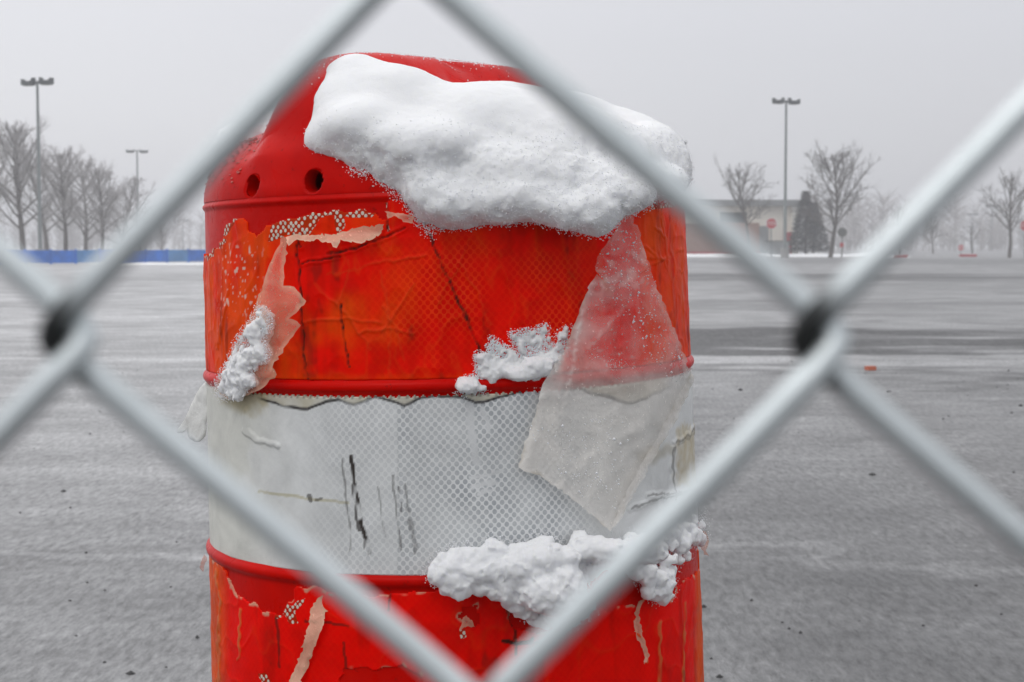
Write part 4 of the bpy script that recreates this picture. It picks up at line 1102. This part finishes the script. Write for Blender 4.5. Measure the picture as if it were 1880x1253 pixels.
rim_powder(o, V, 24000, 1, 1, .0017)
back = [B(470, 252, 1.49, 58, 26, .06), B(425, 284, 1.48, 34, 18, .05), B(505, 238, 1.52, 44, 28, .05), B(450, 264, 1.45, 40, 15, .03), B(402, 304, 1.47, 14, 9, .03)]
o, V = snow_body('snow_patch', back, .0025, .015, [(60, .002, 0), (200, .0012, 5)], 'thin snow on the back left shoulder of the drum behind its handle', seed=430)

def cluster(poly, n, r0, r1, off, seed, flat=.6):
    """small snow lumps stuck on the drum wall inside a picture outline"""
    rng = np.random.RandomState(seed); out = []
    xs = [p[0] for p in poly]; ys = [p[1] for p in poly]; k = 0
    while len(out) < n and k < 40000:
        k += 1
        x = rng.uniform(min(xs), max(xs)); y = rng.uniform(min(ys), max(ys))
        s = float(sd(np.array(x), np.array(y), poly))
        if s > 0: continue
        r = min(rng.uniform(r0, r1), max(-s+r0*.5, r0))
        P = l2w(hit(np.array(x), np.array(y)))
        dirv = P-np.array([0, 0, CAM_H]); dirv[2] = 0; dirv /= np.linalg.norm(dirv)
        rm = r*1.27/FPX
        out.append((P-dirv*(off(x, y)+rm*.2), (rm, rm*flat+.001, rm*rng.uniform(.75, 1.1))))
    return out
def wall_powder(poly, n, seed, parent, grow=8, size=(.0002, .0006), off=.002):
    rng = np.random.RandomState(seed); xs = [p[0] for p in poly]; ys = [p[1] for p in poly]
    x = rng.uniform(min(xs)-grow, max(xs)+grow, n*4); y = rng.uniform(min(ys)-grow, max(ys)+grow, n*4)
    s = sd(x, y, poly); k = (s < grow*rng.rand(len(s))**2)
    x, y = x[k][:n], y[k][:n]
    P = l2w(hit(x, y)); P[:, 1] -= off
    powder('snow_crystals', P, rng.uniform(size[0], size[1], len(P))*np.where(rng.rand(len(P)) < .1, 1.6, 1), parent, seed)
# snow lodged on the lower ridge
low = [(785, 1045), (815, 1005), (850, 1000), (880, 1010), (905, 985), (950, 1000), (990, 975), (1020, 990), (1050, 1000), (1060, 975), (1090, 985), (1130, 990), (1160, 975), (1200, 985), (1240, 960), (1290, 940), (1290, 985), (1240, 1030), (1232, 1090), (1200, 1098), (1180, 1080), (1165, 1050), (1120, 1030), (1085, 1048), (1078, 1085), (1090, 1120), (1050, 1145), (1000, 1140), (945, 1120), (925, 1090), (890, 1078), (850, 1080), (800, 1075)]
bl = cluster(low, 330, 9, 24, lambda x, y: .010+.012*math.sin(math.pi*min(1, max(0, (y-960)/190))), 51, .8)
bl += [B(980, 1060, 1.225, 60, 30, .012), B(1010, 1090, 1.22, 60, 40, .016), B(960, 1040, 1.225, 60, 30, .014), B(1040, 1075, 1.222, 36, 45, .014), B(1100, 1010, 1.24, 60, 24, .012), B(1180, 1010, 1.25, 50, 26, .012), B(870, 1040, 1.23, 60, 24, .012), B(1000, 1025, 1.225, 70, 26, .013)]
o, V = snow_body('snow_clump', bl, .0011, .003, [(90, .0018, 0), (280, .0014, 6)], 'crumbly clump of snow lodged on the ridge below the white band', seed=450)
wall_powder(low, 9000, 52, o, 16, off=.008)
mid = [(850, 700), (880, 690), (876, 655), (900, 650), (905, 625), (925, 640), (960, 655), (940, 615), (975, 612), (1000, 600), (1012, 630), (1040, 600), (1036, 640), (1020, 668), (1000, 700), (950, 702), (905, 700), (885, 715), (860, 722), (838, 712)]
bl = cluster(mid, 170, 3, 9, lambda x, y: .001, 61, .6)
bl += [B(858, 708, 1.243, 20, 12, .008), B(950, 685, 1.25, 45, 14, .007), B(985, 672, 1.25, 30, 18, .007), B(910, 676, 1.25, 22, 16, .006)]
o, V = snow_body('snow_clump', bl, .0009, .002, [(120, .0016, 0), (330, .0016, 6)], 'powdery snow patch on the red sheet above the white band', seed=470)
wall_powder(mid, 14000, 62, o, 13)
wall_powder([(1040, 640), (1090, 650), (1180, 680), (1120, 700), (1000, 700)], 300, 63, o, 10, off=.002)
lf = [(480, 560), (500, 575), (502, 600), (486, 622), (500, 640), (492, 660), (470, 668), (468, 700), (440, 728), (404, 728), (400, 700), (425, 660), (440, 625), (452, 605), (468, 590)]
bl = cluster(lf, 130, 5, 16, lambda x, y: .014+.003*math.sin(x*.1), 71, .7)
o, V = snow_body('snow_clump', bl, .001, .003, [(110, .0014, 0), (330, .0014, 6)], 'snow gathered along the narrow pink film on the left of the drum', seed=490)
wall_powder(lf, 4000, 72, o, 9, off=.016)
wall_powder([(650, 315), (700, 330), (742, 366), (768, 405), (790, 430), (790, 380), (750, 345), (700, 300)], 1800, 75, drum, 18)
wall_powder([(760, 400), (800, 425), (850, 410), (920, 402), (1000, 398), (1060, 416), (1110, 425), (1150, 392), (1200, 372), (1250, 365), (1240, 355), (1100, 380), (1000, 380), (800, 395)], 2500, 76, drum, 10)
wall_powder([(1100, 430), (1160, 420), (1185, 480), (1225, 590), (1262, 680), (1230, 700), (1180, 640), (1120, 540), (1095, 500)], 300, 73, drum, 4, size=(.0003, .0008), off=.017)
wall_powder([(960, 780), (1150, 760), (1140, 930), (1050, 900)], 160, 74, drum, 4, size=(.0003, .0009), off=.017)
# frost along the crest of the handle and droplets on the shoulder
def crest_frost():
    rng = np.random.RandomState(5); s = rng.uniform(-.15, .17, 1500); t = rng.normal(0, .012, 1500)
    x = s*HE[0]+t*HN[0]; y = s*HE[1]+t*HN[1]
    P = l2w(np.stack([x, y, top_z(x, y)+Z_RIM+.0003], -1))
    k = rng.rand(1500) < np.where(s < .05, .9, .25)
    powder('frost_crystals', P[k], rng.uniform(.0003, .0008, k.sum()), drum, 6)
crest_frost()
def droplets():
    m, nt, b = new_mat('water'); b.inputs['Base Color'].default_value = (.45, .05, .03, 1); b.inputs['Roughness'].default_value = .08
    b.inputs['IOR'].default_value = 1.33; b.inputs['Coat Weight'].default_value = .6
    rng = np.random.RandomState(15); th = rng.uniform(R_(-100), R_(-50), 260); r = Rz(Z_RIM)*np.sqrt(rng.uniform(.70, .995, 260))
    x = r*np.sin(th); y = -r*np.cos(th); z = top_z(x, y)+Z_RIM
    K, J = 8, 3; V = []; F = []; n = 0
    for a, b_, c in zip(x, y, z):
        s = rng.uniform(.0007, .0022)
        v = [[a+s*math.cos(q/K*6.283)*math.cos(j*.52), b_+s*math.sin(q/K*6.283)*math.cos(j*.52), c+s*.8*math.sin(j*.52)*1.0-.0004] for j in range(J) for q in range(K)]+[[a, b_, c+s*.8]]
        V += v; F += [[n+j*K+q, n+j*K+(q+1) % K, n+(j+1)*K+(q+1) % K, n+(j+1)*K+q] for j in range(J-1) for q in range(K)]; n += len(v)
    o = link('water_droplets', np_mesh('water_droplets', V, np.array(F)), m, drum); o['kind'] = 'stuff'
droplets()
print('snow', round(time.time()-T0, 1))

# ------------------------------------------------------------------ chain link fence close to the camera
def fence():
    m, nt, b = new_mat('galvanised_wire')
    p = nd(nt, 'ShaderNodeTexCoord').outputs['Object']
    n1 = noise(nt, p, 110, 6, .8)
    nt.links.new(mixc(nt, n1, (.60, .66, .67), (.90, .95, .96)), b.inputs['Base Color'])
    b.inputs['Metallic'].default_value = .65; b.inputs['Roughness'].default_value = .45
    gr = nd(nt, 'ShaderNodeAttribute', attribute_name='hook_dark')
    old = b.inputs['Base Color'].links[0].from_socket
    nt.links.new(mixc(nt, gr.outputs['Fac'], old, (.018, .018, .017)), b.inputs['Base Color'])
    bump(nt, n1, .3, .0005, b)
    t = empty('chain_link_fence', (0, .157, 0)); tag(t, 'blurred galvanised chain link fence right in front of the camera', 'fence')
    d = .157; k = d/FPX
    K0 = at(126, 622, d); PW = 1380*k; PH = 1470*k; shear = .09
    wr = .00146; delta = .00172; dep = .00155; bend = .09
    z_lo, z_hi = .06, 1.75
    nhalf0 = int((z_lo-K0[2])/(PH/2)); nhalf1 = int((z_hi-K0[2])/(PH/2))
    ncol = 15
    for c in range(-ncol, ncol+1):
        # wire between knot column c and c+1/2 ; apexes alternate
        hi = abs(c) <= 2
        per = 40 if hi else 12
        hs_ = np.arange((nhalf0-1)*per, (nhalf1+1)*per+1)/per      # in half periods; integer = apex
        ph = hs_*math.pi
        par = np.cos(ph)                                           # +1 at even apex, -1 at odd
        tri = 1-2*np.abs((hs_ % 2)-1); tri = -tri                  # +1 at even, -1 at odd
        tri = np.where(True, 1-2*np.abs(((hs_+1) % 2)-1)*1.0, tri)
        u = (hs_ % 2); tri = np.where(u <= 1, 1-2*u, 2*u-3)
        # rounded apex
        ea = np.minimum(np.abs(tri-1), np.abs(tri+1)); tri_s = np.sign(tri)*(1-np.sqrt(ea**2+bend**2*.35)+0)
        half = PW/4+delta+PW/4*bend*.58
        xw = K0[0]+PW*c/2*1.0
        # a strand fills the strip between two neighbouring knot columns, half a diamond wide
        x = K0[0]+PW/2*c+PW/4+half*tri_s*(-1 if c % 2 == 0 else 1)
        z = K0[2]+hs_*PH/2
        x = x-shear*(z-K0[2])
        sl = np.sign(np.gradient(tri))*(-1 if c % 2 == 0 else 1)   # +1: rises to the right "/"
        ss = np.sin(ph)
        y = dep*np.tanh(3.2*ss)*(1 if c % 2 == 0 else -1)
        y = -y
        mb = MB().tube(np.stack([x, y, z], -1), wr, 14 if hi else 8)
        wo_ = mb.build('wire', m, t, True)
        # wire colour goes near black where the left-going hook is hooked over
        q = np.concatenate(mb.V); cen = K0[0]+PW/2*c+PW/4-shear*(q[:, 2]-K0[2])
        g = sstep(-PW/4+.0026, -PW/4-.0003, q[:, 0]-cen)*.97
        a_ = wo_.data.attributes.new('hook_dark', 'FLOAT', 'POINT'); a_.data.foreach_set('value', g.astype(np.float32))
    xs = (PW/2)*(ncol+1)
    for s in (-1, 1): MB().tube([[s*xs, .03, 0], [s*xs, .03, 1.86]], [.03, .03], 16).build('post', m, t, True)
    MB().tube([[-xs, .03, 1.79], [xs, .03, 1.79]], [.021, .021], 16).build('top_rail', m, t, True)
fence()
print('done', round(time.time()-T0, 1))
